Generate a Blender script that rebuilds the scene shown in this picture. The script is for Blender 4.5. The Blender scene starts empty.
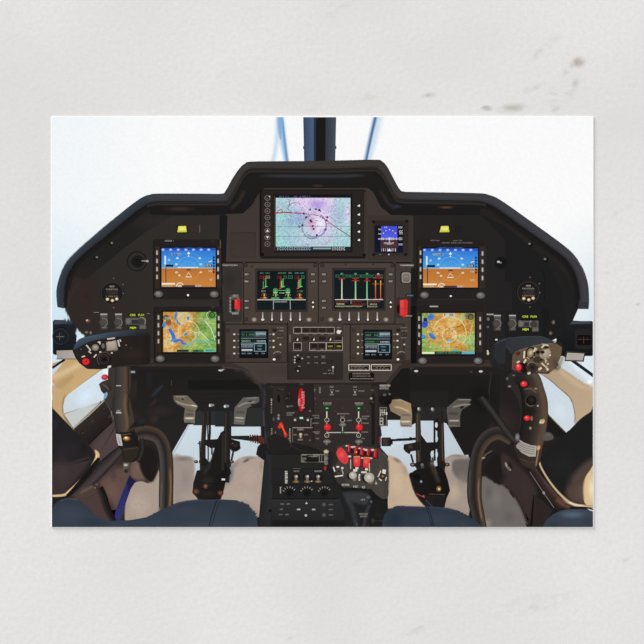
# A picture postcard of a helicopter cockpit lying on a pale marble worktop.
# The print is flat ink on the card: every printed item is a flat mesh on the card face,
# in the card's own coordinates, each ink layer a few micrometres above the last.
import bpy, math, random
import numpy as np
from mathutils import noise, Vector

C = bpy.context.scene.collection
S = 0.00026            # metres per drawing unit (card is about 142 x 107 mm)
CARD_T = 0.00042       # thickness of the card
DZ = 1.5e-6            # thickness of one ink layer
R = random.Random(7)

def lin(v):
    v = (v+5*(1-v/255.0)**3)/255.0
    return v / 12.92 if v <= 0.04045 else ((v + 0.055) / 1.055) ** 2.4

def col(c, a=1.0):
    if isinstance(c, tuple):
        return c if len(c) == 4 else (lin(c[0]), lin(c[1]), lin(c[2]), a)
    c = c.lstrip('#')
    if len(c) == 3: c = c[0]*2 + c[1]*2 + c[2]*2
    return (lin(int(c[0:2], 16)), lin(int(c[2:4], 16)), lin(int(c[4:6], 16)), a)

def mix(a, b, t):
    t = min(1, max(0, t))
    return tuple(a[i] + (b[i] - a[i]) * t for i in range(4))

# ---------------------------------------------------------------- materials
def ink_material(name):
    m = bpy.data.materials.new(name); m.use_nodes = True
    nt = m.node_tree; nt.nodes.clear()
    out = nt.nodes.new('ShaderNodeOutputMaterial')
    d = nt.nodes.new('ShaderNodeBsdfDiffuse')
    vc = nt.nodes.new('ShaderNodeVertexColor'); vc.layer_name = 'ink'
    tc = nt.nodes.new('ShaderNodeNewGeometry')
    no = nt.nodes.new('ShaderNodeTexNoise'); no.inputs['Scale'].default_value = 1500; no.inputs['Detail'].default_value = 1.5
    mr = nt.nodes.new('ShaderNodeMapRange')
    mr.inputs['From Min'].default_value = 0.25; mr.inputs['From Max'].default_value = 0.75
    mr.inputs['To Min'].default_value = 0.975; mr.inputs['To Max'].default_value = 1.025
    mu = nt.nodes.new('ShaderNodeVectorMath'); mu.operation = 'SCALE'
    mn = nt.nodes.new('ShaderNodeVectorMath'); mn.operation = 'MINIMUM'; mn.inputs[1].default_value = (0.97, 0.97, 0.97)
    L = nt.links.new
    L(tc.outputs['Position'], no.inputs['Vector']); L(no.outputs['Fac'], mr.inputs['Value'])
    L(vc.outputs['Color'], mu.inputs[0]); L(mr.outputs['Result'], mu.inputs['Scale'])
    L(mu.outputs['Vector'], mn.inputs[0]); L(mn.outputs['Vector'], d.inputs['Color'])
    L(d.outputs[0], out.inputs['Surface'])
    return m

INK = ink_material('printing_ink')

def card_material():
    m = bpy.data.materials.new('white_card'); m.use_nodes = True
    b = m.node_tree.nodes['Principled BSDF']
    b.inputs['Base Color'].default_value = (0.95, 0.95, 0.945, 1); b.inputs['Roughness'].default_value = 0.8
    b.inputs['Specular IOR Level'].default_value = 0.1
    return m

# ---------------------------------------------------------------- drawing
TX, TY, TS = 0.0, 0.0, 1.0
def tile(x0, y0, size=644):
    """following coordinates: a size-wide square of the card whose corner is x0, y0, in 644ths"""
    global TX, TY, TS
    TX, TY, TS = x0, y0, size / 644.0

def X(p): return (TX + p[0]*TS, TY + p[1]*TS)

CELL = 3.0
LEVELS = {}
def level(pts):
    xs = [p[0] for p in pts]; ys = [p[1] for p in pts]
    cells = [(i, j) for i in range(int(min(xs)//CELL), int(max(xs)//CELL)+1)
                    for j in range(int(min(ys)//CELL), int(max(ys)//CELL)+1)]
    l = max(LEVELS.get(c, 0) for c in cells) + 1
    for c in cells: LEVELS[c] = l
    return l

class Part:
    def __init__(s, name, parent, label):
        s.name, s.parent, s.label = name, parent, label
        s.v, s.f, s.c, s.obj = [], [], [], None
PARTS = []
CUR = None
def part(name, label=None, parent=None):
    global CUR
    CUR = Part(name, parent, label); PARTS.append(CUR); return CUR
def use(p):
    global CUR
    CUR = p

X0, X1, Y0, Y1 = 52.0, 592.9, 117.2, 527.0
def clip(poly):
    """cut a coloured outline to the printed area"""
    def cut(ps, ins, cross):
        out = []
        for i in range(len(ps)):
            a, b = ps[i-1], ps[i]
            ia, ib = ins(a), ins(b)
            if ia != ib:
                t = cross(a, b)
                out.append(((a[0][0]+(b[0][0]-a[0][0])*t, a[0][1]+(b[0][1]-a[0][1])*t), mix(a[1], b[1], t)))
            if ib: out.append(b)
        return out
    for ax, lim, sg in ((0, X0, 1), (0, X1, -1), (1, Y0, 1), (1, Y1, -1)):
        if not poly: return poly
        poly = cut(poly, lambda q: (q[0][ax]-lim)*sg >= 0, lambda a, b: (lim-a[0][ax])/(b[0][ax]-a[0][ax]))
    return poly

# a record of the inks laid so far, so that a feathered edge can be mixed with the ink under it
CS = 2.0
CW, CH = int((X1-X0)*CS)+3, int((Y1-Y0)*CS)+3
INKED = np.full((CH, CW, 3), 0.9, dtype=np.float32)
def under(p):
    x = min(CW-1, max(0, int((p[0]-X0)*CS))); y = min(CH-1, max(0, int((p[1]-Y0)*CS)))
    return INKED[y, x]
def record(f):
    xs = [(q[0][0]-X0)*CS for q in f]; ys = [(q[0][1]-Y0)*CS for q in f]
    x0, x1 = max(0, int(min(xs)-.5)), min(CW-1, int(max(xs)+.5)); y0, y1 = max(0, int(min(ys)-.5)), min(CH-1, int(max(ys)+.5))
    if x1 < x0 or y1 < y0: return
    w = (max(xs)-min(xs))*(max(ys)-min(ys))
    if len(f) == 4 and w >= 3 and abs(ys[0]-ys[1]) < 1e-6 and abs(ys[2]-ys[3]) < 1e-6 and abs(xs[1]-xs[2]) < 1e-6 and abs(xs[0]-xs[3]) < 1e-6:
        t = (np.arange(y0, y1+1)[:, None, None]+.5-ys[0])/((ys[2]-ys[0]) or 1); t = np.clip(t, 0, 1)
        u = (np.arange(x0, x1+1)[None, :, None]+.5-xs[0])/((xs[1]-xs[0]) or 1); u = np.clip(u, 0, 1)
        a, b, c, d = (np.array(q[1][:3]) for q in f)
        INKED[y0:y1+1, x0:x1+1] = (a*(1-u)+b*u)*(1-t)+(d*(1-u)+c*u)*t
        return
    if w < 3:
        if w > .7:
            INKED[int((min(ys)+max(ys))/2) if int((min(ys)+max(ys))/2) < CH else CH-1, min(CW-1, int((min(xs)+max(xs))/2))] = f[0][1][:3]
        return
    gx, gy = np.meshgrid(np.arange(x0, x1+1)+.5, np.arange(y0, y1+1)+.5)
    ins = np.zeros(gx.shape, bool)
    for i in range(len(f)):
        xa, ya, xb, yb = xs[i-1], ys[i-1], xs[i], ys[i]
        if ya == yb: continue
        ins ^= ((ya > gy) != (yb > gy)) & (gx < (xb-xa)*(gy-ya)/(yb-ya)+xa)
    if not ins.any(): return
    cols = np.array([q[1][:3] for q in f], dtype=np.float64)
    if np.ptp(cols, axis=0).max() < 1e-4: INKED[y0:y1+1, x0:x1+1][ins] = cols[0]
    else:
        A = np.stack([xs, ys, np.ones(len(xs))], 1); k = np.linalg.lstsq(A, cols, rcond=None)[0]
        v = np.clip(np.stack([gx[ins], gy[ins], np.ones(int(ins.sum()))], 1) @ k, cols.min(0), cols.max(0))
        INKED[y0:y1+1, x0:x1+1][ins] = v

def emit(faces):
    """faces: list of [(xy, rgba), ...] in card units, one ink layer; alpha < 1 mixes with the ink below"""
    allp = [q[0] for f in faces for q in f]
    if not allp: return
    if min(p[0] for p in allp) < X0 or max(p[0] for p in allp) > X1 or min(p[1] for p in allp) < Y0 or max(p[1] for p in allp) > Y1:
        faces = [f for f in (clip(list(f)) for f in faces) if len(f) >= 3]
        allp = [q[0] for f in faces for q in f]
        if not allp: return
    if any(q[1][3] < 0.999 for f in faces for q in f):
        out = []
        for f in faces:
            g = []
            for p, c in f:
                if c[3] < .999:
                    u = under(p); a = c[3]
                    # mixed as the eye sees it (even steps in tone)
                    c = tuple((float(u[k])**.4545*(1-a)+c[k]**.4545*a)**2.2 for k in range(3))+(1.0,)
                g.append((p, c))
            out.append(g)
        faces = out
    z = CARD_T + DZ * level(allp)
    P = CUR
    for f in faces:
        n = len(P.v)
        area = sum(f[i-1][0][0]*f[i][0][1]-f[i][0][0]*f[i-1][0][1] for i in range(len(f)))
        if abs(area) < 1e-9: continue
        record(f)
        if area > 0: f = f[::-1]          # card y runs down, so this faces up
        for (x, y), c in f:
            P.v.append(((x-322)*S, (322-y)*S, z)); P.c.append(c)
        P.f.append(tuple(range(n, n+len(f))))

def smooth(pts, closed=True, k=5):
    n = len(pts); out = []
    rng = range(n) if closed else range(n-1)
    for i in rng:
        if closed: p0, p1, p2, p3 = pts[i-1], pts[i], pts[(i+1) % n], pts[(i+2) % n]
        else: p0, p1, p2, p3 = pts[max(0, i-1)], pts[i], pts[i+1], pts[min(n-1, i+2)]
        for j in range(k):
            t = j/k; t2 = t*t; t3 = t2*t
            out.append(tuple(0.5*((2*b) + (-a+c)*t + (2*a-5*b+4*c-d)*t2 + (-a+3*b-3*c+d)*t3)
                             for a, b, c, d in zip(p0, p1, p2, p3)))
    if not closed: out.append(tuple(pts[-1]))
    return out

def poly(pts, c, sm=False, g=None, k=5):
    """g = (x0, y0, x1, y1, colour2): straight gradient"""
    c = col(c)
    if sm: pts = smooth(pts, True, k)
    if g:
        c2 = col(g[4]); dx, dy = g[2]-g[0], g[3]-g[1]; dd = dx*dx+dy*dy
        emit([[(X(p), mix(c, c2, ((p[0]-g[0])*dx+(p[1]-g[1])*dy)/dd)) for p in pts]])
    else: emit([[(X(p), c) for p in pts]])

def rect(x0, y0, x1, y1, c, c2=None, r=0, horiz=False):
    if r:
        pts = []
        for cx, cy, a0 in ((x1-r, y0+r, -90), (x1-r, y1-r, 0), (x0+r, y1-r, 90), (x0+r, y0+r, 180)):
            for i in range(5):
                a = math.radians(a0 + i*22.5); pts.append((cx+r*math.cos(a), cy+r*math.sin(a)))
    else: pts = [(x0, y0), (x1, y0), (x1, y1), (x0, y1)]
    g = None
    if c2: g = (x0, y0, x1, y0, c2) if horiz else (x0, y0, x0, y1, c2)
    poly(pts, c, g=g)

def frame(x0, y0, x1, y1, w, c, r=0):
    h = w/2
    if r: line(rrect(x0, y0, x1, y1, r)+[rrect(x0, y0, x1, y1, r)[0]], w, c); return
    line([(x0, y0), (x1, y0)], w, c); line([(x0, y1), (x1, y1)], w, c)
    line([(x0, y0-h), (x0, y1+h)], w, c); line([(x1, y0-h), (x1, y1+h)], w, c)

def rrect(x0, y0, x1, y1, r):
    pts = []
    for cx, cy, a0 in ((x1-r, y0+r, -90), (x1-r, y1-r, 0), (x0+r, y1-r, 90), (x0+r, y0+r, 180)):
        for i in range(4):
            a = math.radians(a0 + i*30); pts.append((cx+r*math.cos(a), cy+r*math.sin(a)))
    return pts

def tube(pts, ws, cols, sm=True, k=6):
    """ribbon along pts with half widths ws; cols: [(t, colour)...] across, t from -1 (left of travel) to 1.
       cols may be a list of such lists, one for each point."""
    n = len(pts)
    if not isinstance(ws, (list, tuple)): ws = [ws]*n
    per = isinstance(cols[0], list)
    rows = [[(t, col(c)) for t, c in (cols[i] if per else cols)] for i in range(n)]
    data = [tuple(p)+(w,) for p, w in zip(pts, ws)]
    if sm and n > 2:
        d = smooth(data, False, k); rr = []
        for i in range(len(d)):
            u = i/k; a = min(n-1, int(u)); b = min(n-1, a+1)
            rr.append([(p[0], mix(p[1], q[1], u-a)) for p, q in zip(rows[a], rows[b])])
        data, rows = d, rr
    grid = []
    for i, (x, y, w) in enumerate(data):
        a = data[max(0, i-1)]; b = data[min(len(data)-1, i+1)]
        dx, dy = b[0]-a[0], b[1]-a[1]; L = math.hypot(dx, dy) or 1
        nx, ny = dy/L, -dx/L
        grid.append([(X((x-nx*w*t*-1, y-ny*w*t*-1)), c) for t, c in [(-q[0], q[1]) for q in rows[i]]])
    fs = []
    for i in range(len(grid)-1):
        for j in range(len(grid[0])-1):
            fs.append([grid[i][j], grid[i+1][j], grid[i+1][j+1], grid[i][j+1]])
    emit(fs)

def line(pts, w, c, sm=False):
    tube(pts, w/2, [(-1, c), (1, c)], sm)

def ell(cx, cy, rx, ry=None, c='#fff', c2=None, rot=0, n=20):
    """c in the middle, c2 at the edge"""
    ry = rx if ry is None else ry; a = math.radians(rot); ca, sa = math.cos(a), math.sin(a)
    pts = [(cx+rx*math.cos(t)*ca-ry*math.sin(t)*sa, cy+rx*math.cos(t)*sa+ry*math.sin(t)*ca)
           for t in [2*math.pi*i/n for i in range(n)]]
    if c2 is None: emit([[(X(p), col(c)) for p in pts]]); return
    c, c2 = col(c), col(c2)
    emit([[(X((cx, cy)), c), (X(pts[i-1]), c2), (X(pts[i]), c2)] for i in range(n)])

def ring(cx, cy, r, w, c, a0=0, a1=360, ry=None, n=20):
    ry = r if ry is None else ry
    n = max(4, int(n*abs(a1-a0)/360))
    pts = [(cx+r*math.cos(math.radians(a0+(a1-a0)*i/n)), cy+ry*math.sin(math.radians(a0+(a1-a0)*i/n))) for i in range(n+1)]
    line(pts, w, c)

def soft(cx, cy, rx, ry, c, a=1.0, rot=0, n=20):
    """a patch of colour that fades to nothing at its edge"""
    t = math.radians(rot); ca, sa = math.cos(t), math.sin(t); base = col(c)[:3]
    big, small = max(rx, ry)*TS, min(rx, ry)*TS
    m = int(max(5, min(26, big/1.3))); n = int(max(14, min(80, 6.3*big/1.6)))
    rings = []
    for i in range(m+1):
        r = i/m; al = (1-r*r)**2*(1 if r < 1 else 0)
        rings.append([(X((cx+r*rx*math.cos(u)*ca-r*ry*math.sin(u)*sa, cy+r*rx*math.cos(u)*sa+r*ry*math.sin(u)*ca)), base+(a*al,))
                      for u in [2*math.pi*j/n for j in range(n)]])
    fs = []
    for i in range(n):
        fs.append([rings[0][0], rings[1][i-1], rings[1][i]])
        for k in range(1, m): fs.append([rings[k][i-1], rings[k+1][i-1], rings[k+1][i], rings[k][i]])
    emit(fs)

def glow(pts, ws, c, a=1.0, sm=True, ends=True):
    """a soft streak along pts"""
    b = col(c)[:3]; n = len(pts)
    if not isinstance(ws, (list, tuple)): ws = [ws]*n
    d = [tuple(p)+(w,) for p, w in zip(pts, ws)]
    L = sum(math.hypot(pts[i+1][0]-pts[i][0], pts[i+1][1]-pts[i][1]) for i in range(n-1))*TS
    q = int(max(4, min(40, L/1.5/(n-1)))); d = smooth(d, False, q) if n > 2 else [tuple(d[0][k]+(d[1][k]-d[0][k])*i/(q+4) for k in range(3)) for i in range(q+5)]
    m = len(d)-1
    def row(e): return [(t, b+(a*e*al,)) for t, al in ((-1, 0), (-.6, .35), (-.25, .85), (0, 1), (.25, .85), (.6, .35), (1, 0))]
    rows = [row(min(1, i/m*6, (m-i)/m*6) if ends else 1) for i in range(m+1)]
    tube([q[:2] for q in d], [q[2] for q in d], rows, False)

def fpoly(pts, c, feather, a=1.0, sm=True):
    """a filled outline whose edge fades over feather"""
    if sm: pts = smooth(pts, True, 4)
    ar = sum(pts[i-1][0]*pts[i][1]-pts[i][0]*pts[i-1][1] for i in range(len(pts)))
    sg = 1 if ar > 0 else -1
    n = len(pts); b = col(c)[:3]; ins, mid, outs = [], [], []
    for i in range(n):
        p, q = pts[i-1], pts[(i+1) % n]; dx, dy = q[0]-p[0], q[1]-p[1]; L = math.hypot(dx, dy) or 1
        nx, ny = sg*dy/L, -sg*dx/L; x, y = pts[i]
        ins.append(((x-nx*feather/2, y-ny*feather/2)))
        mid.append((x, y)); outs.append((x+nx*feather/2, y+ny*feather/2))
    f = [[(X(p), b+(a,)) for p in ins]]
    for i in range(n):
        f.append([(X(ins[i-1]), b+(a,)), (X(mid[i-1]), b+(a*.5,)), (X(mid[i]), b+(a*.5,)), (X(ins[i]), b+(a,))])
        f.append([(X(mid[i-1]), b+(a*.5,)), (X(outs[i-1]), b+(0,)), (X(outs[i]), b+(0,)), (X(mid[i]), b+(a*.5,))])
    emit(f)

def strip(A, B, ca, cb, sm=True, mid=None):
    """band between two matching outlines; colours along: single or list per point"""
    n = len(A)
    CA = [col(ca)]*n if not isinstance(ca, list) else [col(c) for c in ca]
    CB = [col(cb)]*n if not isinstance(cb, list) else [col(c) for c in cb]
    if sm:
        k = 4; A, B = smooth(A, False, k), smooth(B, False, k)
        ex = lambda Q: [mix(Q[min(n-1, i//k)], Q[min(n-1, i//k+1)], (i % k)/k) for i in range(len(A))]
        CA, CB = ex(CA), ex(CB)
    emit([[(X(A[i]), CA[i]), (X(A[i+1]), CA[i+1]), (X(B[i+1]), CB[i+1]), (X(B[i]), CB[i])] for i in range(len(A)-1)])

def field(x0, y0, x1, y1, nx, ny, fn, inside=None):
    """patch whose colour follows fn(u, v) -> (r, g, b)"""
    g = [[(X((x0+(x1-x0)*i/nx, y0+(y1-y0)*j/ny)), col(fn(i/nx, j/ny))) for i in range(nx+1)] for j in range(ny+1)]
    emit([[g[j][i], g[j][i+1], g[j+1][i+1], g[j+1][i]] for j in range(ny) for i in range(nx)])

def marks(x0, x1, y, h, c, seed=0, dens=.8, rot=0):
    """a row of lettering too small to read: short uneven strokes"""
    r = random.Random(seed*31+int(x0)); fs = []; x = x0; cc = mix(col(c), col('#3a3531'), .16); ca, sa = math.cos(math.radians(rot)), math.sin(math.radians(rot))
    step = h*.75
    def T(px, py): return X((x0+(px-x0)*ca-(py-y)*sa, y+(px-x0)*sa+(py-y)*ca))
    while x < x1:
        if r.random() < dens:
            w = min(step*.72, x1-x); b = r.choice((0, 0, 0, .2)); t = r.choice((0, 0, .25))
            k = r.random()
            if k < .5: boxes = [(0, 0, 1, .3), (0, 0, .35, 1), (0, .7, 1, 1)]
            elif k < .8: boxes = [(0, 0, .35, 1), (.65, 0, 1, 1), (0, .4, 1, .65)]
            else: boxes = [(.3, 0, .7, 1), (0, 0, 1, .3)]
            for a, e, d, f in boxes:
                xa, xb, ya, yb = x+a*w, x+d*w, y-h/2+e*h, y-h/2+f*h
                fs.append([(T(xa, ya), cc), (T(xb, ya), cc), (T(xb, yb), cc), (T(xa, yb), cc)])
        x += step
    if fs: emit(fs)

_txt = {}
def text(s, x, y, h, c, rot=0, wide=1.0, anchor='c'):
    """real lettering, h = capital height, placed by its centre"""
    if s not in _txt:
        cu = bpy.data.curves.new('lettering', 'FONT'); cu.body = s; cu.resolution_u = 2; cu.offset = 0.025
        o = bpy.data.objects.new('lettering', cu); C.objects.link(o)
        dg = bpy.context.evaluated_depsgraph_get(); dg.update()
        me = bpy.data.meshes.new_from_object(o.evaluated_get(dg))
        vs = [tuple(v.co[:2]) for v in me.vertices]; fs = [tuple(p.vertices) for p in me.polygons]
        bpy.data.objects.remove(o); bpy.data.curves.remove(cu); bpy.data.meshes.remove(me)
        xs = [v[0] for v in vs]
        _txt[s] = (vs, fs, min(xs), max(xs))
    vs, fs, a, b = _txt[s]
    k = h/0.7; cx = (a+b)/2 if anchor == 'c' else a
    ca, sa = math.cos(math.radians(rot)), math.sin(math.radians(rot)); cc = col(c)
    def T(v):
        px, py = (v[0]-cx)*k*wide, -(v[1]-0.35)*k
        return X((x+px*ca-py*sa, y+px*sa+py*ca))
    emit([[(T(vs[i]), cc) for i in f] for f in fs])

def nz(x, y, s=1.0, seed=0.0): return noise.noise(Vector((x*s, y*s, seed)))

def ramp(t, stops):
    t = min(1, max(0, t))
    for i in range(len(stops)-1):
        a, b = stops[i], stops[i+1]
        if t <= b[0]:
            u = (t-a[0])/((b[0]-a[0]) or 1)
            return tuple(a[1][k]+(b[1][k]-a[1][k])*u for k in range(3))
    return stops[-1][1]
# ================================================================ what shows behind and below the panel
tile(0, 0)
part('sky', 'bright pale sky seen through the windscreen')
def skyf(u, v):
    x, y = X0+(X1-X0)*u, Y0+(Y1-Y0)*v
    l = max(0, min(1, (175-x)/120)); d = max(0, min(1, (y-205)/110))
    c = [250, 250, 250]
    c = [c[k]+((241, 246, 249)[k]-c[k])*l for k in range(3)]
    a = d*max(0, min(1, (120-x)/60)); c = [c[k]+((206, 229, 241)[k]-c[k])*a for k in range(3)]
    a = d*max(0, min(1, (x-545)/50)); c = [c[k]+((216, 229, 236)[k]-c[k])*a for k in range(3)]
    return tuple(c)
field(X0, Y0, X1, Y1, 40, 32, skyf)

part('windscreen_strut', 'blue-tinted strut left of the dark pillar')
tile(225, 110, 100)
glow([(345, 30), (330, 220), (308, 335)], [30, 26, 26], '#b9d6ec', .75, ends=False)
glow([(358, 30), (372, 180), (395, 335)], [32, 34, 24], '#8fb8dc', .9, ends=False)
glow([(368, 40), (385, 200), (402, 335)], [10, 13, 14], '#4f86bb', .8, ends=False)
glow([(350, 30), (352, 120), (358, 190)], [26, 22, 6], '#6f9fcb', .7, ends=False)
part('windscreen_strut', 'blue-tinted strut right of the dark pillar')
tile(315, 110, 100)
glow([(415, 40), (380, 200), (345, 330)], [40, 34, 26], '#bcd3ea', .65, ends=False)
glow([(392, 30), (352, 200), (322, 335)], [24, 22, 18], '#6d93bd', .9, ends=False)
glow([(394, 30), (362, 170), (330, 335)], [12, 11, 8], '#3f5f8b', .9, ends=False)

part('windscreen_pillar', 'dark central pillar with blue-grey edges')
tile(0, 0)
poly([(303.2, 116), (336.2, 116), (335.2, 163), (304.2, 163)], '#191817')
poly([(303.2, 116), (314.3, 116), (313.8, 163), (304.6, 163)], '#33445e', g=(303, 0, 314, 0, '#4a5f80'))
poly([(313.8, 116), (316, 116), (315.6, 163), (313.6, 163)], '#2a3340')
poly([(325.6, 116), (336.2, 116), (335.2, 163), (325.2, 163)], '#2f343b', g=(325, 0, 336, 0, '#454e5b'))
rect(303.2, 146, 304.5, 149, '#39424f'); rect(335, 146, 336.4, 149, '#39424f')

# ---- footwell ground colour
part('footwell', 'dark brown footwell below the instrument panel')
tile(0, 0)
poly([(137, 340), (505, 340), (572, 440), (593, 527), (52, 527), (52, 400), (74, 428), (104, 394), (120, 350)], '#211d1c')
tile(50, 330, 200)
field(60, 160, 440, 644, 36, 44, lambda u, v: (lambda n: (38+n*10+18*max(0, 1-abs(u-.38)*3)*max(0, 1-abs(v-.55)*2), 32+n*8+10*max(0, 1-abs(u-.38)*3)*max(0, 1-abs(v-.55)*2), 31+n*8+9*max(0, 1-abs(u-.38)*3)*max(0, 1-abs(v-.55)*2)))(nz(u*9, v*9)))
# brown carpeted sill
fpoly([(215, 262), (230, 330), (230, 390), (170, 470), (150, 495), (205, 640), (120, 640), (78, 555), (60, 480), (120, 400), (150, 330)], '#4a3a38', 26)
fpoly([(160, 345), (215, 300), (222, 380), (165, 450), (118, 400)], '#4e3e40', 24)
fpoly([(165, 480), (225, 440), (262, 470), (215, 620), (200, 560), (160, 500)], '#5d4942', 24)
soft(200, 520, 45, 60, '#6d554b', .7)
soft(205, 470, 16, 24, '#47373a', .7)
fpoly([(265, 420), (325, 400), (345, 470), (300, 485), (262, 475)], '#6b574e', 18)
soft(300, 445, 36, 20, '#7b675b', .6)
# right footwell tones
tile(400, 330, 200)
soft(300, 300, 120, 90, '#3a2f2e', .6); soft(215, 200, 90, 70, '#151313', .8); soft(290, 320, 60, 40, '#45322f', .4)

# ---- chin windows
part('chin_window', 'pale blue-grey light through the left chin window')
tile(0, 0)
poly([(189.5, 422), (262, 424), (262, 440), (257, 462), (252, 480), (168, 480), (170.5, 455)], '#cfdce4', g=(190, 424, 200, 470, '#c3ced6'))
glow([(172, 456), (181, 440), (190, 423)], [1.2, 1.2, 1.2], '#8e9aa3', .5, ends=False)
part('chin_window', 'pale blue-grey light through the right chin window')
poly([(380, 420), (446, 420), (469, 456), (470, 475), (378, 475), (379, 440), (382, 437)], '#cbd7df', g=(380, 424, 420, 475, '#bcc7d0'))
poly([(384.5, 419), (403, 425), (402, 443), (392, 448), (384, 450), (378, 448), (380, 436), (386, 436)], '#cbd8e1')

# ---- pale rounded covers
part('footwell_cover', 'pale rounded cover beside the left rudder pedals')
tile(130, 430, 100)
fpoly([(180, 270), (225, 190), (262, 172), (330, 166), (385, 172), (410, 195), (418, 250), (425, 330), (430, 470), (330, 520), (170, 600), (-20, 610), (-20, 420), (10, 350), (70, 330), (130, 340)], '#a8988c', 8)
fpoly([(280, 185), (330, 172), (395, 180), (410, 210), (405, 330), (370, 450), (290, 480)], '#9a8e86', 30)
soft(345, 185, 75, 22, '#736a66', .75); soft(350, 178, 40, 12, '#8a807a', .5)
soft(355, 310, 40, 90, '#8d827b', .6); soft(60, 480, 100, 110, '#b9a799', .8); soft(355, 430, 50, 50, '#ad9c90', .5)
for i in range(26):
    rr = random.Random(i); soft(rr.uniform(0, 170), rr.uniform(350, 590), rr.uniform(8, 20), rr.uniform(5, 12), rr.choice(['#9f8f83', '#b5a699']), .3)
part('footwell_cover', 'pale rounded cover left of the centre console')
tile(220, 430, 100)
fpoly([(0, 470), (30, 360), (50, 270), (90, 205), (150, 172), (215, 168), (285, 188), (290, 260), (275, 400), (255, 560), (0, 500)], '#ae9d90', 7)
soft(60, 290, 40, 90, '#5d6470', .85, rot=15); soft(95, 225, 50, 24, '#808084', .7, rot=-40); soft(170, 196, 40, 14, '#4d4743', .85, rot=-28)
soft(190, 180, 60, 12, '#857b75', .6)
soft(190, 300, 60, 80, '#b8a598', .6); soft(150, 430, 110, 50, '#b5a69b', .7); soft(265, 230, 18, 50, '#8c7b70', .5)
for i in range(30):
    rr = random.Random(90+i); soft(rr.uniform(80, 260), rr.uniform(230, 470), rr.uniform(8, 18), rr.uniform(5, 11), rr.choice(['#a39488', '#b8a899']), .25)
part('footwell_cover', 'pale rounded cover right of the throttle quadrant')
tile(310, 430, 100)
fpoly([(430, 240), (490, 165), (540, 172), (590, 205), (630, 270), (680, 420), (790, 560), (700, 600), (480, 560)], '#c3ac93', 8)
soft(560, 195, 45, 20, '#7a6a5c', .8, rot=28); soft(610, 260, 30, 60, '#9d8b79', .6, rot=-20); soft(560, 340, 60, 90, '#ccb597', .8)
soft(530, 440, 60, 40, '#b9a48e', .6)
part('footwell_cover', 'greyish rounded cover beside the right rudder pedals')
tile(400, 430, 100)
fpoly([(230, 300), (285, 200), (300, 175), (345, 158), (400, 165), (455, 185), (450, 300), (440, 560), (330, 520), (280, 500)], '#a29389', 7)
soft(380, 165, 80, 14, '#6f6660', .5)
fpoly([(330, 225), (355, 192), (420, 186), (455, 200), (450, 330), (400, 330), (350, 290)], '#6a625e', 22)
soft(345, 400, 70, 90, '#bda893', .85); soft(320, 230, 24, 50, '#b0a297', .7)
soft(400, 330, 50, 80, '#8d8179', .6)
fpoly([(525, 320), (545, 300), (590, 325), (675, 352), (730, 420), (780, 510), (815, 640), (530, 640), (520, 480)], '#6d6763', 12)
soft(620, 440, 60, 90, '#777370', .8); soft(560, 600, 50, 40, '#948878', .8); soft(700, 560, 60, 60, '#5c5856', .6); soft(570, 400, 40, 60, '#5a5856', .6)

part('blue_strap', 'dark blue fabric edge beside the cover')
tile(50, 430, 100)
poly([(512, 290), (552, 330), (520, 380), (445, 588), (410, 588), (425, 510), (460, 420)], '#262650', sm=False, g=(520, 300, 430, 580, '#2f3272'))
tile(130, 430, 100); poly([(0, 300), (40, 332), (8, 360), (-10, 400), (-20, 330)], '#1c1d40')

# ---- ceiling of footwell under the panel
part('under_panel_recess', 'black recess under the instrument panel')
tile(140, 360, 100)
poly([(-20, 60), (780, 60), (790, 420), (375, 415), (300, 415), (200, 610), (170, 560), (140, 440), (60, 380), (-20, 330)], '#1d1b1a', g=(0, 60, 0, 420, '#232120'))
rect(345, 330, 640, 420, '#2c2d2e'); rect(310, 130, 800, 190, '#161615'); soft(60, 120, 30, 80, '#1f252c', .6); rect(200, 130, 206, 165, '#34383c')
glow([(70, 240), (120, 190), (150, 160)], [14, 18, 10], '#2c343d', .8); glow([(60, 300), (110, 250)], 16, '#3a2a26', .7); soft(90, 380, 40, 40, '#3f2e2a', .6)
for y in (205, 235, 262): line([(345, y), (640, y)], 4, '#232222')
soft(130, 330, 120, 50, '#2e2624', .8)
rect(505, 62, 532, 71, '#c9cdd0', r=4)
tile(180, 380, 100)
poly([(330, 100), (560, 90), (560, 300), (335, 295)], '#1f1f1f'); rect(225, 200, 545, 300, '#262829'); rect(420, 180, 545, 296, '#2a2b2b')
tile(400, 380, 100)
poly([(-20, -30), (640, -30), (640, 330), (470, 560), (440, 480), (415, 485), (300, 280), (250, 262), (130, 262), (75, 290), (20, 250), (-20, 120)], '#1b1a19')
rect(60, 75, 310, 175, '#211f1e'); rect(120, 175, 300, 262, '#272523'); soft(520, 120, 120, 120, '#131212', .8)
glow([(505, 110), (570, 190), (644, 280)], [14, 14, 14], '#302c2a', .8); glow([(580, 0), (575, 120), (570, 220)], 5, '#33302e', .6)
glow([(560, 330), (600, 300), (644, 350)], 30, '#3a2b2b', .5)
tile(405, 295, 100)
for x, y in ((72, 490), (488, 492)): ell(x, y, 13, 7, '#bfc4c6')
ell(425, 495, 10, 8, '#3a3735'); ell(568, 436, 12, 5, '#c4c4c0')
glow([(555, 490), (548, 560), (535, 640)], 5, '#44403c', .6)

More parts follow.
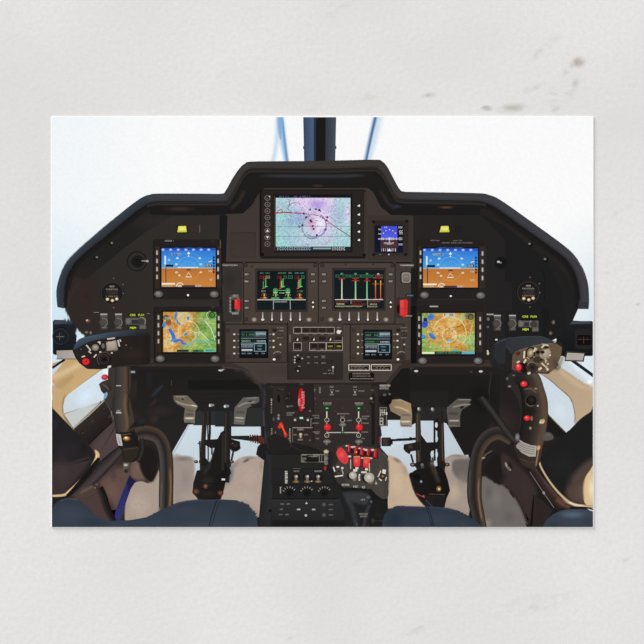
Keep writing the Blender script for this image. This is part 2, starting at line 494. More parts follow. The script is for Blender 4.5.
# ---- door frames
part('door_frame', 'beige door frame curving below the left side window')
tile(50, 295, 100)
poly([(15, 440), (95, 415), (160, 395), (250, 440), (340, 480), (260, 550), (130, 650), (95, 690), (85, 780), (30, 740), (15, 730)], '#c3a172', g=(60, 420, 200, 600, '#c9a878'))
poly([(15, 470), (75, 430), (80, 440), (15, 520)], '#c8d5df')
glow([(15, 530), (110, 490), (200, 440), (260, 420)], [34, 30, 34, 26], '#d8bf96', .9, ends=False)
glow([(15, 640), (70, 580), (150, 520)], [50, 44, 24], '#b39468', .8, ends=False)
soft(20, 600, 24, 34, '#b9c0c8', .8)
glow([(330, 482), (260, 535), (170, 610), (105, 675)], [8, 8, 8, 8], '#8b7353', .7, ends=False)
tile(50, 370, 100)
poly([(15, 250), (15, 100), (90, 130), (95, 180), (84, 250), (90, 300), (150, 372), (140, 385)], '#c6a679')
glow([(100, 150), (85, 210), (84, 270), (110, 330), (150, 375)], [14, 12, 10, 9, 6], '#8f7a5c', .8)
tile(50, 330, 200)
part('side_window', 'light through the lower left side window')
tile(50, 370, 100)
poly([(330, 0), (200, 95), (120, 155), (95, 185), (85, 235), (90, 290), (150, 375), (200, 330), (300, 235), (350, 185), (380, 130), (372, 60), (340, 20)], '#d5e4ef', g=(250, 40, 130, 330, '#c9d3d8'))
soft(230, 170, 110, 70, '#dbeafa', .8, rot=-35)
fpoly([(90, 285), (220, 240), (330, 200), (300, 235), (150, 375)], '#c3c7c4', 14, .8, sm=False)
line([(150, 378), (240, 300), (355, 190)], 9, '#a99c86')
part('door_sill', 'dark brown sill below the left side window')
poly([(150, 382), (255, 292), (355, 196), (420, 250), (400, 330), (250, 475), (170, 420)], '#2f2826', g=(200, 330, 300, 440, '#1e1a19'))
for x, y in ((275, 330), (215, 405), (350, 250), (385, 300)): soft(x, y, 22, 14, '#463a34', .7, rot=-40)
for x, y in ((210, 408), (345, 252)): ring(x, y, 12, 4, '#17110f')
line([(250, 478), (330, 400), (410, 325)], 8, '#171312')

part('door_frame', 'beige door frame curving below the right side window')
tile(495, 290, 100)
poly([(395, 500), (430, 400), (470, 380), (644, 560), (644, 900), (600, 760), (490, 730), (330, 560), (280, 520)], '#cdd5da')
tile(495, 290, 100)
poly([(280, 535), (395, 490), (460, 520), (644, 640), (644, 820), (600, 800), (510, 880), (515, 820), (500, 730), (430, 650)], '#b09a7e', g=(400, 520, 560, 760, '#bda588'))
glow([(395, 500), (470, 560), (560, 620), (650, 640)], [20, 34, 30, 26], '#c5ae91', .9, ends=False)
glow([(430, 395), (520, 490), (600, 560), (650, 585)], [22, 40, 40, 34], '#dfe9f1', .95, ends=False)
soft(610, 590, 30, 26, '#ffffff', .9)
glow([(395, 520), (420, 470), (440, 420)], 22, '#8b8272', .7)
line([(420, 400), (520, 470), (644, 560)], 20, '#1b1f26', True)
soft(400, 500, 34, 26, '#5d5246', .8)
part('side_window', 'light through the lower right side window')
tile(495, 360, 100)
poly([(245, 85), (285, 88), (340, 120), (420, 190), (480, 245), (506, 310), (513, 370), (500, 420), (460, 468), (345, 352), (320, 220)], '#ccd9e4', g=(280, 120, 460, 430, '#cfd9e0'))
glow([(285, 86), (345, 122), (420, 186), (484, 245), (510, 320), (514, 380), (500, 425)], 6, '#6f6450', .7)
soft(420, 330, 60, 90, '#d7e2ec', .8, rot=-30)
part('door_sill', 'dark sill below the right side window')
poly([(340, 345), (462, 470), (430, 500), (360, 480), (300, 400)], '#1a1715'); line([(345, 356), (455, 466)], 6, '#6d5c48')

# ---- small boxes by the door posts
part('magnetic_compass', 'black box at the left door post')
tile(50, 295, 100)
rect(18, 160, 170, 385, '#1d2027', '#16181b', r=14); poly([(22, 170), (60, 160), (170, 165), (175, 180), (30, 190)], '#3a4552')
ell(70, 265, 55, 65, '#20242a', '#14171a'); ring(68, 268, 50, 5, '#2e343b'); line([(40, 268), (92, 268)], 4, '#6b7076'); line([(62, 245), (62, 290)], 4, '#565b61')
line([(15, 470), (95, 415)], 14, '#15181c')
part('placard', 'pale strip below the black box', )
poly([(42, 358), (155, 355), (170, 410), (45, 412)], '#9d968f', g=(40, 360, 160, 410, '#b3aaa2')); line([(42, 412), (172, 412)], 5, '#5a5652')
part('magnetic_compass', 'black box with a small dial at the right door post')
tile(495, 290, 100)
rect(395, 200, 632, 425, '#1c1d1f', '#141416', r=12); poly([(440, 205), (500, 196), (610, 204), (630, 216), (480, 222)], '#3b444c')
rect(515, 250, 625, 380, '#222224', r=22); rect(530, 290, 622, 355, '#0e0c0c', r=6)
for x in (548, 572, 596): line([(x, 305), (x, 325)], 3, '#4a302a')
line([(530, 318), (620, 318)], 3, '#4a3430'); line([(571, 300), (571, 345)], 3, '#6a3a30')
part('placard', 'pale label plate below the right-hand dial')
poly([(458, 395), (582, 402), (572, 462), (448, 458)], '#3a342c'); poly([(466, 404), (574, 410), (564, 454), (456, 450)], '#b5ada2')
for i in range(4): line([(470, 414+i*11), (565, 418+i*11)], 3, '#978f86')

# ---- instrument panel body
part('instrument_panel', 'wide black and brown instrument panel full of displays')
PANEL = CUR
tile(0, 0)
O = [(57.4,306.6),(56.4,291),(60,275.6),(67,261.6),(78,250),(96.6,233.6),(118.3,215.2),(133.9,202.9),(143,196.9),(150,194.6),(158.6,193.6),(200,193.6),(221,193.7),(225.5,191),(232.8,178),(239.8,168),(245,163.6),(251.4,161.6),(290,161.2),(325,160.8),(374,159.7),(381.8,161.2),(387.2,166.7),(392.6,176.8),(399.6,189.2),(404.3,191.6),(415,192),(450,192.6),(479.5,193.3),(488.9,194.9),(500.4,200),(526,217.9),(563.3,245),(575.7,256.9),(583.5,269.9),(587.9,283.9),(589,299.4),(588.5,308.6)]
I = [(64,308),(64.8,289.5),(68.4,275),(76.4,261.8),(88,251),(105,237.6),(126,220.5),(139,210),(147,205.4),(153,203.6),(161,203),(200,203.2),(223,203.2),(229.8,201),(238,186.5),(243.4,176.5),(248,171.8),(255,170),(290,170.4),(325,170.7),(371,169.2),(377.5,170.8),(383,176.4),(388,185.5),(394,196.2),(399,200.4),(413,201.4),(450,202),(476,202.6),(486,204.3),(496,209),(521,227),(553,250),(566,260.6),(573.8,273),(577.6,287),(578.8,299.4),(578.2,308.4)]
J = []
for i, (x, y) in enumerate(I):
    a, b = I[max(0, i-1)], I[min(len(I)-1, i+1)]; dx, dy = b[0]-a[0], b[1]-a[1]; L = math.hypot(dx, dy)
    J.append((x-dy/L*3.4, y+dx/L*3.4))
body = smooth(I, False, 3) + [(572.6,321),(565,330),(557,338),(500,366),(412,366.5),(408,368.5),(400,374),(392,380),(384,393),(262,393),(257,383),(250,375),(240,367.5),(140,364),(100,352),(79.5,331.5),(73,323),(68,315)]
poly(body, '#221f1e')
# left, right and centre faces
poly([(64.5,308),(66,290),(71,275),(80,262),(108,240),(135,219),(144,213.5),(172,215.5),(220,215.5),(222,366),(137,366),(100,352),(79.5,331.5),(73,323)], '#2a2725', g=(70, 0, 222, 0, '#2f2b29'))
poly([(70,275),(80,262),(108,240),(135,219),(146,212),(170,212),(172,216),(146,232),(122,250),(100,268),(86,280)], '#211f1e'); soft(85, 300, 24, 40, '#33251f', .6); soft(165, 222, 50, 14, '#2e2a29', .7)
poly([(413,216),(440,215),(478,215),(500,224),(545,255),(566,275),(573,292),(577,308),(572,321),(557,338),(500,360),(410,366)], '#252221', g=(413, 0, 575, 0, '#1e1d1d'))
poly([(480,214),(505,226),(548,262),(562,290),(566,330),(505,366),(505,240)], '#1c1b1b')
poly([(222,368),(222,218),(228,213),(243,213),(252,204),(259,193),(265,188),(368,188),(373,191),(381,206),(390,214.5),(411,215.5),(413,268),(413,368),(392,382),(257,384),(245,370)], '#3b3430', g=(222, 190, 240, 370, '#453d38'))
soft(318, 330, 110, 60, '#4b423c', .7); soft(310, 372, 90, 14, '#37302c', .7); soft(300, 380, 60, 10, '#4a3d36', .5)
# vertical dark gaps between the faces
poly([(219.5,215.5),(227.5,215.5),(226,262),(222.5,262),(222.5,366),(219.5,366)], '#191818')
poly([(411,268),(417.5,268),(416,366),(410.6,366)], '#1b1918')
line([(222,262.5),(412,262.5)], 1.4, '#1d1a19')
# shaded recess under the hood
tile(0, 0)
strip(I, J, '#171514', '#1c1a19')
strip([(x, y) for x, y in J[1:-1]], [(x+(I[i+1][1]*0), y+2.6) if 145 < x < 480 else (x+(1.6 if x < 300 else -1.6), y+1.2) for i, (x, y) in enumerate(J[1:-1])], '#1a1818', '#201d1c')
poly([(150,207),(226,207),(233,203),(240,190),(248,177),(255,174),(372,173.6),(380,178),(390,196),(397,205),(412,206),(480,207),(480,215),(391,215),(381,207),(373,192),(368,188),(264,188),(259,193),(252,205),(243,213.5),(172,215.5),(150,214)], '#1e1b1a', g=(0, 174, 0, 215, '#191818'))
glow([(258, 175.6), (300, 176.2), (340, 176.2), (368, 175)], [2.4, 3, 3, 2.4], '#39424d', .6)
glow([(245, 190), (238, 202), (230, 209)], 3, '#3d332e', .6); glow([(380, 190), (388, 203), (396, 209)], 3, '#35302c', .6)
soft(180, 209, 20, 3.5, '#3d2f2a', .8); soft(446, 207.4, 10, 1.8, '#6b4129', .9); soft(397, 206.5, 6, 2.5, '#35395a', .7); soft(318, 186, 8, 1.6, '#3c2c28', .8)
glow([(78, 282), (69, 300), (68, 312)], 2.5, '#3a2a26', .6)

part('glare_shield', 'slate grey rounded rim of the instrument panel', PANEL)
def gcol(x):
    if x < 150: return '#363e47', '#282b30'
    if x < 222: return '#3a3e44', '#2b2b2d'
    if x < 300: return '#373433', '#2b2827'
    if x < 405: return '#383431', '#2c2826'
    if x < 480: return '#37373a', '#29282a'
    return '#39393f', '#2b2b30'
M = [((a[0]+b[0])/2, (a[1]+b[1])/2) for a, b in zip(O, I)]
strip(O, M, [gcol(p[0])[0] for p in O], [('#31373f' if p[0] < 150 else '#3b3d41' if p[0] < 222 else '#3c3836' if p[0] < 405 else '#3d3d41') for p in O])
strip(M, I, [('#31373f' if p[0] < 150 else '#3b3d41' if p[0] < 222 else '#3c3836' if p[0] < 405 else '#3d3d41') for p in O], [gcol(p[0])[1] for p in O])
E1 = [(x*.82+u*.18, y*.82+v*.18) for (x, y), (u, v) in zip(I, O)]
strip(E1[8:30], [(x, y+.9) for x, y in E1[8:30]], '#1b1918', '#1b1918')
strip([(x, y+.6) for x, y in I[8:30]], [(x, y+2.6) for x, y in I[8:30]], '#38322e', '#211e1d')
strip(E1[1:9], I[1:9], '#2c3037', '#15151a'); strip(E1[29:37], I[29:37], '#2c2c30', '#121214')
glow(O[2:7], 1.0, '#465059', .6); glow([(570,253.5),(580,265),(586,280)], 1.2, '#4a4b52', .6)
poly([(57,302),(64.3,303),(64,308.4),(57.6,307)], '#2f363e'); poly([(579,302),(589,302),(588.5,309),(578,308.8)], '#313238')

# ---- shelf edge under the panel
part('panel_ledge', 'brown lower ledge left of the centre console', PANEL)
tile(0, 0)
poly([(137,359),(222,359),(245,368),(262,385),(264,395),(258,384),(250,375.4),(240,368.4),(222,366.4),(137,366.6)], '#362f2b')
rect(137, 361, 222, 363.6, '#41372f', '#2c2725')
part('panel_ledge', 'brown lower ledge right of the centre console', PANEL)
poly([(405,360),(500,360),(506,366),(412,367.6),(403,371),(392,381),(388,390),(386,382),(394,372)], '#362d28')
rect(415, 364, 503, 367.4, '#46382f', '#2c2522')
use(PARTS[-2]); tile(220, 315, 100)
glow([(110, 333), (180, 372), (232, 420), (268, 480), (284, 540)], [5]*5, '#44403e', .7)
use(PARTS[-1]); tile(310, 315, 100)
poly([(644, 340), (590, 345), (525, 425), (500, 470), (530, 520), (644, 560)], '#1a1817')

def screw(x, y, r=11, p=None):
    ell(x, y, r, r, '#241f1d', '#332c28'); ell(x-1, y-1, r*.45, r*.45, '#443b35')

def mfd_case(x0, y0, x1, y1, lx, lys, rx, rys, knobs, sx, label, name='display_unit'):
    """bezel in the current tile; returns the part"""
    P = part(name, label)
    rect(x0, y0, x1, y1, '#211e1d', '#231f1e', r=8)
    rect(lx-14, y0+45, sx[0]-4, y1-75, '#33261f'if x0 < 300 else '#2a211e', r=4); rect(sx[2]+4, y0+45, rx+16, y1-75, '#302824', r=4)
    line([(x0+4, y1-3), (x1-4, y1-3)], 7, '#2e2825'); line([(x0, y0+6), (x0, y1-6)], 5, '#131212'); line([(x1, y0), (x1, y1-6)], 4, '#2c2622')
    rect(sx[0]-10, sx[1]-8, sx[2]+8, sx[3]+10, '#141211', r=4)
    rect(sx[0]+60, sx[3]+14, sx[2]-50, y1-12, '#221f1e', r=6)
    for i, y in enumerate(lys):
        b = part('bezel_button', None, P); rect(lx-6, y-15, lx+6, y+15, '#8a8580', '#aaa59f', r=4); rect(lx-3, y-10, lx+1, y+8, '#c0bcb6')
    for y in rys:
        b = part('bezel_button', None, P); rect(rx-6, y-15, rx+6, y+15, '#8f8b87', '#aba69f', r=4); rect(rx-3, y-10, rx+2, y+8, '#c5c1bb')
    for x, y in knobs:
        k = part('knob', 'grey rotary knob', P); ell(x, y+3, 32, 25, '#191716'); ell(x, y, 29, 22, '#7a7774', '#4d4a48'); ell(x-4, y-4, 15, 10, '#878380', '#7a7774')
    use(P)
    return P

def attitude(P, x0, y0, x1, y1):
    part('screen', 'attitude display, blue sky over orange ground', P)
    w, h = x1-x0, y1-y0
    def q(u, v): return x0+u*w, y0+v*h
    hz = .515
    field(x0, y0, x1, y0+h*hz, 12, 8, lambda u, v: (lambda t: (44+34*t+6*nz(u*7, v*7), 108+60*t, 206+22*t))(v) )
    field(x0, y0+h*hz, x1, y1, 12, 6, lambda u, v: (186+16*v+5*nz(u*9, v*9), 112+20*v, 50+10*v))
    soft(*q(.5, .25), w*.5, h*.3, '#3f8fdd', .4)
    rect(*q(0, 0), *q(1, .06), '#2c4fb8')
    for i in range(7): ell(*q(.03+i*.14, .045), 11, 8, '#c9dcf8', '#6d92de')
    line([q(0, hz), q(1, hz)], 6, '#b9a794'); line([q(.3, hz-.015), q(.68, hz-.015)], 6, '#e8ecec')
    for r, a0, a1, cc in ((.215, 200, 340, '#6aaee6'), (.215, 20, 160, '#cc9460'), (.13, 180, 360, '#66a8e2'), (.29, 215, 325, '#589fe0')):
        ring(*q(.5, .52), w*r, 3.5, cc, a0, a1)
    for a, r in ((200, .24), (340, .24), (160, .24), (20, .24), (225, .29), (315, .29)):
        ell(x0+w*.5+w*r*math.cos(math.radians(a)), y0+h*.52+w*r*.9*math.sin(math.radians(a)), 9, 7, '#bcd6ee' if a > 180 else '#e0c49a')
    poly([q(.5, .09), q(.53, .16), q(.47, .16)], '#f3f7fa'); poly([q(.5, .17), q(.515, .22), q(.485, .22)], '#cfe3f7')
    rect(*q(.055, .2), *q(.085, .42), '#cfe6ee'); rect(*q(.06, .42), *q(.09, .47), '#8fc7d8')
    rect(*q(.075, .425), *q(.22, .48), '#0c1420'); rect(*q(.075, .5), *q(.09, .9), '#4a2c16')
    marks(*[q(.18, 0)[0], q(.37, 0)[0]], q(0, .155)[1], 12, '#ece45a', 1, .9); marks(*[q(.2, 0)[0], q(.35, 0)[0]], q(0, .165)[1], 6, '#14202c', 2, .6)
    poly([q(.5, .61), q(.55, .71), q(.45, .71)], '#d8b890'); poly([q(.5, .65), q(.53, .71), q(.47, .71)], '#b6743a')
    line([q(.44, .74), q(.56, .74)], 5, '#efe6d2'); line([q(.46, .56), q(.54, .56)], 7, '#3b2a20')
    rect(*q(.80, .41), *q(.93, .48), '#1b2a3d'); marks(q(.81, 0)[0], q(.92, 0)[0], q(0, .445)[1], 13, '#f2f2ea', 3, .9)
    for i in range(6): rect(*q(.945, .22+i*.075), *q(.985, .26+i*.075), '#163a7a' if i < 4 else '#5c3212')
    rect(*q(.955, .2), *q(.965, .66), '#12305e')
    marks(q(.86, 0)[0], q(.94, 0)[0], q(0, .59)[1], 12, '#f5ead0', 5, .9); marks(q(.86, 0)[0], q(.94, 0)[0], q(0, .81)[1], 12, '#f5ead0', 6, .9)
    line([q(.87, .36), q(.93, .33)], 5, '#d7e6f4'); ell(*q(.14, .31), 8, 8, '#9cc6ee'); ell(*q(.33, .7), 8, 7, '#e3c79d')
    rect(*q(.0, .895), *q(.25, .935), '#f3efd6'); marks(q(.02, 0)[0], q(.2, 0)[0], q(0, .965)[1], 10, '#f0e9b0', 7, 1)
    ring(*q(.34, .98), 22, 6, '#eadfc8', 180, 360); rect(*q(.3, .945), *q(.37, 1), '#d9c9b0')
    rect(*q(.38, .95), *q(.62, .995), '#5c3c34'); marks(q(.39, 0)[0], q(.6, 0)[0], q(0, .97)[1], 9, '#32271f', 8, 1)
    marks(q(.62, 0)[0], q(.73, 0)[0], q(0, .965)[1], 11, '#f2f2ee', 9, 1)
    frame(x0, y0, x1, y1, 3, '#20304e')

def moving_map(P, x0, y0, x1, y1, kind):
    part('screen', 'colour moving map of blue lakes in orange and green land' , P)
    w, h = x1-x0, y1-y0
    def q(u, v): return x0+u*w, y0+v*h
    def f(u, v):
        n = nz(u*4, v*4, 1, kind*9)+.5*nz(u*11, v*11, 1, kind*5+2); m = nz(u*26, v*26, 1, kind+7)
        if kind == 1: g = 1/(1+math.exp(-(u-.63-.16*(.4-v)-.10*n)*22)); g = max(g, .9/(1+math.exp(-(v-.90+(.45-abs(u-.45))*.2+.16*n)*20))*(u > .3))
        else:
            d = math.hypot((u-.52)/.48, (v-.42)/.60); g = .95/(1+math.exp(-(d-.86+.55*n)*10))
        o = ramp(.5+.8*n, [(0, (186, 130, 46)), (.45, (206, 158, 80)), (.8, (220, 190, 124)), (1, (196, 190, 130))])
        gr = ramp(.5+.8*n, [(0, (92, 142, 62)), (.5, (124, 172, 82)), (1, (156, 186, 104))])
        return tuple(max(0, min(255, o[k]+(gr[k]-o[k])*g+m*42+(6, 2, 4)[k])) for k in range(3))
    field(x0, y0, x1, y1, 56, 42, f)
    for i in range(90):
        rr = random.Random(i*7+kind*1000); u, v = rr.uniform(.02, .98), rr.uniform(.03, .9)
        ell(*q(u, v), rr.uniform(2, 7), rr.uniform(1.5, 4.5), rr.choice(['#e8dcb0', '#7f9fc0', '#c8c890', '#a87838', '#8fae60', '#d8d0c0', '#b88a40']), rot=rr.uniform(0, 180), n=7)
    if kind == 1:
        tube([q(.12, .42), q(.19, .58), q(.22, .72), q(.33, .70), q(.38, .80), q(.44, .79)], [10, 13, 12, 7, 10, 6], [(-1, '#6a90c0'), (-.5, '#3f70c8'), (.5, '#3c6cc8'), (1, '#6894c4')])
        for p in ((.24, .1, 10, 30, 10), (.31, .3, 14, 7, 40), (.47, .16, 9, 12, 0), (.42, .56, 16, 9, -20), (.02, .33, 12, 20, 0), (.27, .24, 6, 16, -10), (.2, .7, 22, 8, -20)):
            ell(*q(p[0], p[1]), p[2], p[3], '#4a80c8', '#5f92c2', rot=p[4])
        glow([q(.3, .85), q(.5, .8), q(.6, .73), q(.78, .74), q(1, .78)], [9, 11, 12, 12, 8], '#6fb9b4', .8)
        ell(*q(.06, .14), 20, 18, '#3c3a30', '#6d6a58'); ell(*q(.1, .26), 20, 20, '#7c4430', '#9b6a40'); marks(q(.04, 0)[0], q(.16, 0)[0], q(0, .16)[1], 14, '#e8e6d6', 4)
        ell(*q(.9, .09), 40, 26, '#3f6a34', '#6f9a54'); ring(*q(.92, .08), 16, 5, '#16240f'); ring(*q(.9, .09), 28, 4, '#cfd8b8', 120, 260)
        line([q(.58, .52), q(.7, .5), q(.86, .72)], 4, '#dce8c0'); line([q(.78, .22), q(.9, .42), q(.97, .7)], 4, '#e8efd8', True); line([q(.68, .52), q(.9, .86)], 4, '#b5cf96')
        glow([q(.62, .3), q(.56, .5), q(.6, .66)], 6, '#5e8f44', .7)
        ring(*q(.48, .5), w*.2, 3, '#efe2ba', 150, 380); ring(*q(.5, .62), w*.12, 3, '#e6dcb0', 180, 380)
        rect(*q(.26, .94), *q(.48, .99), '#1c2a38'); rect(*q(.56, .94), *q(.76, .99), '#2c4030'); marks(q(.56, 0)[0], q(.76, 0)[0], q(0, .965)[1], 9, '#50c060', 8)
        rect(*q(.78, .92), *q(.97, .99), '#66c8b8'); marks(q(.8, 0)[0], q(.97, 0)[0], q(0, .955)[1], 12, '#2b5c56', 3, 1); marks(q(.42, 0)[0], q(.56, 0)[0], q(0, .09)[1], 12, '#cfeee0', 2, 1)
        marks(q(.02, 0)[0], q(.2, 0)[0], q(0, .96)[1], 10, '#e6d8a0', 12, .8)
    else:
        ell(*q(.06, .27), 20, 26, '#2642b0', '#3a62c8', rot=20); ell(*q(.17, .1), 24, 20, '#3563cc', '#4d8ac8', rot=-30); ell(*q(.03, .58), 16, 14, '#4a9ad0', '#3b78c8')
        tube([q(.15, .5), q(.2, .56), q(.26, .62)], [9, 14, 8], [(-1, '#4f96d8'), (1, '#2d58c0')]); rect(*q(.03, .12), *q(.1, .2), '#1c2c58')
        ell(*q(.34, .72), 14, 10, '#8aa84a'); ell(*q(.52, .68), 16, 10, '#9fc8d8', '#5a98c8'); ell(*q(.63, .92), 22, 12, '#58a8b8', '#78b070')
        ring(*q(.52, .5), w*.32, 4, '#e8dca0', 190, 400); ring(*q(.52, .54), w*.13, 3, '#f0e8c0', 0, 360)
        glow([q(.97, .2), q(.9, .6), q(.94, .8)], 5, '#a8d8a0', .8); line([q(.5, .38), q(.78, .3)], 3, '#8a6428'); line([q(.56, .44), q(.76, .28)], 3, '#8a6428')
        rect(*q(.4, .01), *q(.62, .1), '#c9c6b8'); marks(q(.42, 0)[0], q(.6, 0)[0], q(0, .05)[1], 16, '#3a3c38', 3); ell(*q(.9, .08), 34, 22, '#55584a', '#8a7a50'); ring(*q(.92, .1), 16, 5, '#20241c')
        marks(q(.62, 0)[0], q(.82, 0)[0], q(0, .1)[1], 12, '#f2d8a8', 5); ell(*q(.86, .2), 12, 14, '#c8603c', '#c88a4c')
        rect(*q(0, .945), *q(.24, .985), '#e8ecc8'); rect(*q(.24, .93), *q(.76, .995), '#2a3a34'); marks(q(.26, 0)[0], q(.72, 0)[0], q(0, .96)[1], 9, '#6fae80', 7)
        rect(*q(.75, .93), *q(.99, .995), '#4aa4c0'); marks(q(.77, 0)[0], q(.98, 0)[0], q(0, .955)[1], 12, '#a8e4e8', 6, 1)
    frame(x0, y0, x1, y1, 3, '#2c2a24')

tile(140, 220, 100)
ys = (210, 263, 316, 366)
P = mfd_case(88, 125, 522, 515, 110, ys, 503, ys, ((120, 477), (478, 478)), (138, 180, 488, 432), 'left-hand flight display above the left map display')
ell(309, 484, 7, 7, '#f2f4f4'); marks(160, 216, 134, 9, '#b9b5ae', 1, .9); marks(455, 480, 137, 6, '#57504b', 1, .6); line([(517, 130), (517, 180)], 4, '#6b5a4c')
attitude(P, 138, 180, 488, 432)
tile(405, 220, 100)
P = mfd_case(78, 125, 520, 515, 100, ys, 499, (215, 268, 320, 373), ((125, 483), (487, 486)), (115, 182, 470, 436), 'right-hand flight display above the right map display')
ell(295, 490, 7, 6, '#e3e5e5'); marks(165, 222, 132, 7, '#a88e84', 1, .9); marks(238, 436, 147, 8, '#8d8985', 2, .95); marks(308, 368, 133, 7, '#8d8985', 3, .9)
attitude(P, 115, 182, 470, 436)
tile(140, 295, 100)
P = mfd_case(92, 75, 545, 445, 119, (144, 194, 245, 297), 507, (149, 199, 250, 300), ((130, 410), (483, 411)), (148, 108, 492, 368), 'left-hand map display below the left flight display')
ell(470, 78, 8, 6, '#3c3733'); moving_map(P, 148, 108, 492, 368, 1)
tile(405, 295, 100)
P = mfd_case(60, 65, 512, 445, 91, (151, 203, 255, 307), 484, (154, 206, 257, 308), ((113, 424), (470, 424)), (108, 115, 450, 382), 'right-hand map display below the right flight display')
rect(158, 69, 214, 78, '#a7a29c', r=4); moving_map(P, 108, 115, 450, 382, 2)
rect(37, 70, 74, 440, '#12100f')

# ---- centre moving map display
tile(0, 0)
P = part('map_display', 'large centre map display showing a pink and turquoise chart')
rect(259.6, 189.5, 366, 258.6, '#1f1b1a', '#26211f', r=2.5); rect(262, 191, 364, 256, '#25201e', '#2d2724', r=1.5)
line([(260.6, 190), (260.6, 256)], 1.8, '#131110'); line([(262, 257.4), (366, 257.4)], 1.3, '#161413'); line([(365, 192), (365, 257)], 1, '#453b35')
rect(273.4, 194.4, 352.4, 252.4, '#191514', r=.8); line([(274.6, 196), (274.6, 251)], 1, '#4f3629')
for x, y in ((262.5, 254.4), (364, 255)): ell(x, y, 1.7, 1.7, '#0f0d0c')
marks(314, 321, 185.4, 1.5, '#4b3832', 1)
for i, y in enumerate((198, 204.5, 211, 217.6, 224.2, 230.7, 237.3, 244)):
    part('bezel_button', 'round outlined key', P)
    ell(267.5, y, 2.7, 2.5, '#2a2522'); ring(267.5, y, 2.6, .55, '#7a746e', ry=2.4, n=16)
    if i == 5: poly([(267.5, y-1.4), (269, y+1), (266, y+1)], '#e4e1dc')
    elif i == 6: poly([(267.5, y+1.4), (269, y-1), (266, y-1)], '#e4e1dc')
    elif i == 0: ell(269.6, y-1.4, .7, .7, '#d8d4cf'); ell(267, y+.4, .8, .8, '#5a544f')
    else: ell(267.5, y+.2, 1, .8, '#6d6761')
for y in (205.7, 214.5, 223, 231.6, 240):
    part('bezel_button', 'small key with white arrow', P); ell(358.8, y, 2.4, 2.3, '#26211f'); poly([(357.2, y+.2), (359.9, y-1.3), (359.9, y+1.3)], '#f0f0ee')
part('screen', 'pink, violet and turquoise chart with red lines', P)
def chart(u, v):
    n = nz(u*3.2, v*2.6, 1, 3)+.5*nz(u*9, v*7, 1, 8); m = nz(u*38, v*30, 1, 4); m2 = nz(u*60, v*44, 1, 11)
    pk = math.exp(-(((u-.55)/.26)**2+((v-.42)/.5)**2))*1.25 + .9*math.exp(-(((u-.45)/.3)**2+((v-.05)/.2)**2)) + .8*math.exp(-(((u-.97)/.06)**2+((v-.35)/.3)**2)) + .35*n
    teal = (150, 206, 200); pink = (220, 198, 230); blue = (124, 148, 198)
    t = max(0, min(1, pk)); c = [teal[k]+(pink[k]-teal[k])*t for k in range(3)]
    b = max(0, min(1, .9*math.exp(-(((u-.30)/.16)**2+((v-.45)/.2)**2))+.8*math.exp(-(((u-.82)/.1)**2+((v-.35)/.2)**2))*.5+.5*n))
    c = [c[k]+(blue[k]-c[k])*b*.75 for k in range(3)]
    d = 30*m+26*m2
    return tuple(max(0, min(255, q+6+d*(1, .95, .8)[k])) for k, q in enumerate(c))
field(275.8, 197.6, 350.4, 246.6, 84, 56, chart)
def zc(x, y): return 290+x/8.05, 180+y/8.05
soft(*zc(215, 195), 12, 7, '#a78ad6', .75); soft(*zc(240, 350), 11, 10, '#f0eaf6', .95); soft(*zc(170, 350), 7, 11, '#c58cae', .6, rot=-25)
ring(*zc(180, 380), 10.5, 1.5, '#7f9fae', 60, 260, ry=11.5); ring(*zc(200, 365), 11.5, 1.4, '#8d8fc0', -60, 130, ry=12)
for a, b_ in ((172, 335), (182, 372), (130, 300), (100, 365), (75, 375), (300, 300), (285, 400), (240, 250), (165, 325), (190, 395), (215, 445), (295, 325), (110, 270), (235, 240), (160, 238), (210, 235)): ell(*zc(a, b_), 1.2, 1.1, '#2f3058')
def z2(x, y): return 220+x/8.05, 180+y/8.05
line([z2(447, 268), z2(500, 262), z2(545, 262), z2(644, 268)], 1.15, '#a82a56', True); line([zc(-10, 265), zc(90, 268), zc(150, 275), zc(235, 290), zc(320, 345), zc(400, 400), zc(487, 455)], .8, '#a03a62', True)
line([z2(447, 272), z2(490, 236), z2(505, 262)], .7, '#b8325c', True); line([z2(555, 160), z2(560, 200), z2(545, 230), z2(575, 255)], .5, '#44506c', True); line([z2(548, 205), z2(600, 180), z2(644, 190)], .45, '#4c5672')
line([zc(330, 480), zc(290, 510), zc(230, 540)], .8, '#d8b8dc', True); line([zc(250, 455), zc(300, 500), zc(330, 440)], .7, '#c9b0dc', True); ring(*zc(270, 470), 6, .9, '#c8a8d8', 0, 200)
for i in range(300):
    rr = random.Random(400+i); u = rr.gauss(.5, .24); v = rr.gauss(.4, .3)
    if .02 < u < .98 and .02 < v < .97: ell(275.6+75*u, 196.6+50*v, rr.uniform(.25, .7), rr.uniform(.2, .5), rr.choice(['#8068a8', '#b06a9a', '#ece4f6', '#6a78a8', '#9a68a0', '#e2d4f0', '#7466a0', '#f0e8f8', '#ffffff']), n=6)
for i in range(200):
    rr = random.Random(900+i); ell(275.6+rr.uniform(.5, 74), 196.6+rr.uniform(.5, 49), rr.uniform(.3, .8), rr.uniform(.2, .4), rr.choice(['#6f9fa6', '#a8e0d6', '#7484b0', '#b8e8de', '#5f8894']), n=6)
for y in (226.4, 236.4): line([(276, y), (350, y)], .35, '#8090a8')
rect(275.6, 195, 350.4, 197.8, '#15131a'); marks(277, 312, 196.6, 1.6, '#6b7898', 5, .5)
rect(275.6, 246.6, 350.6, 251.2, '#20262c'); marks(277, 311, 248.6, 3.2, '#a8bcc4', 6, .9); rect(313, 247.6, 331, 249.2, '#8fa4aa'); marks(332, 345, 248.8, 3, '#d3dde0', 8, 1)

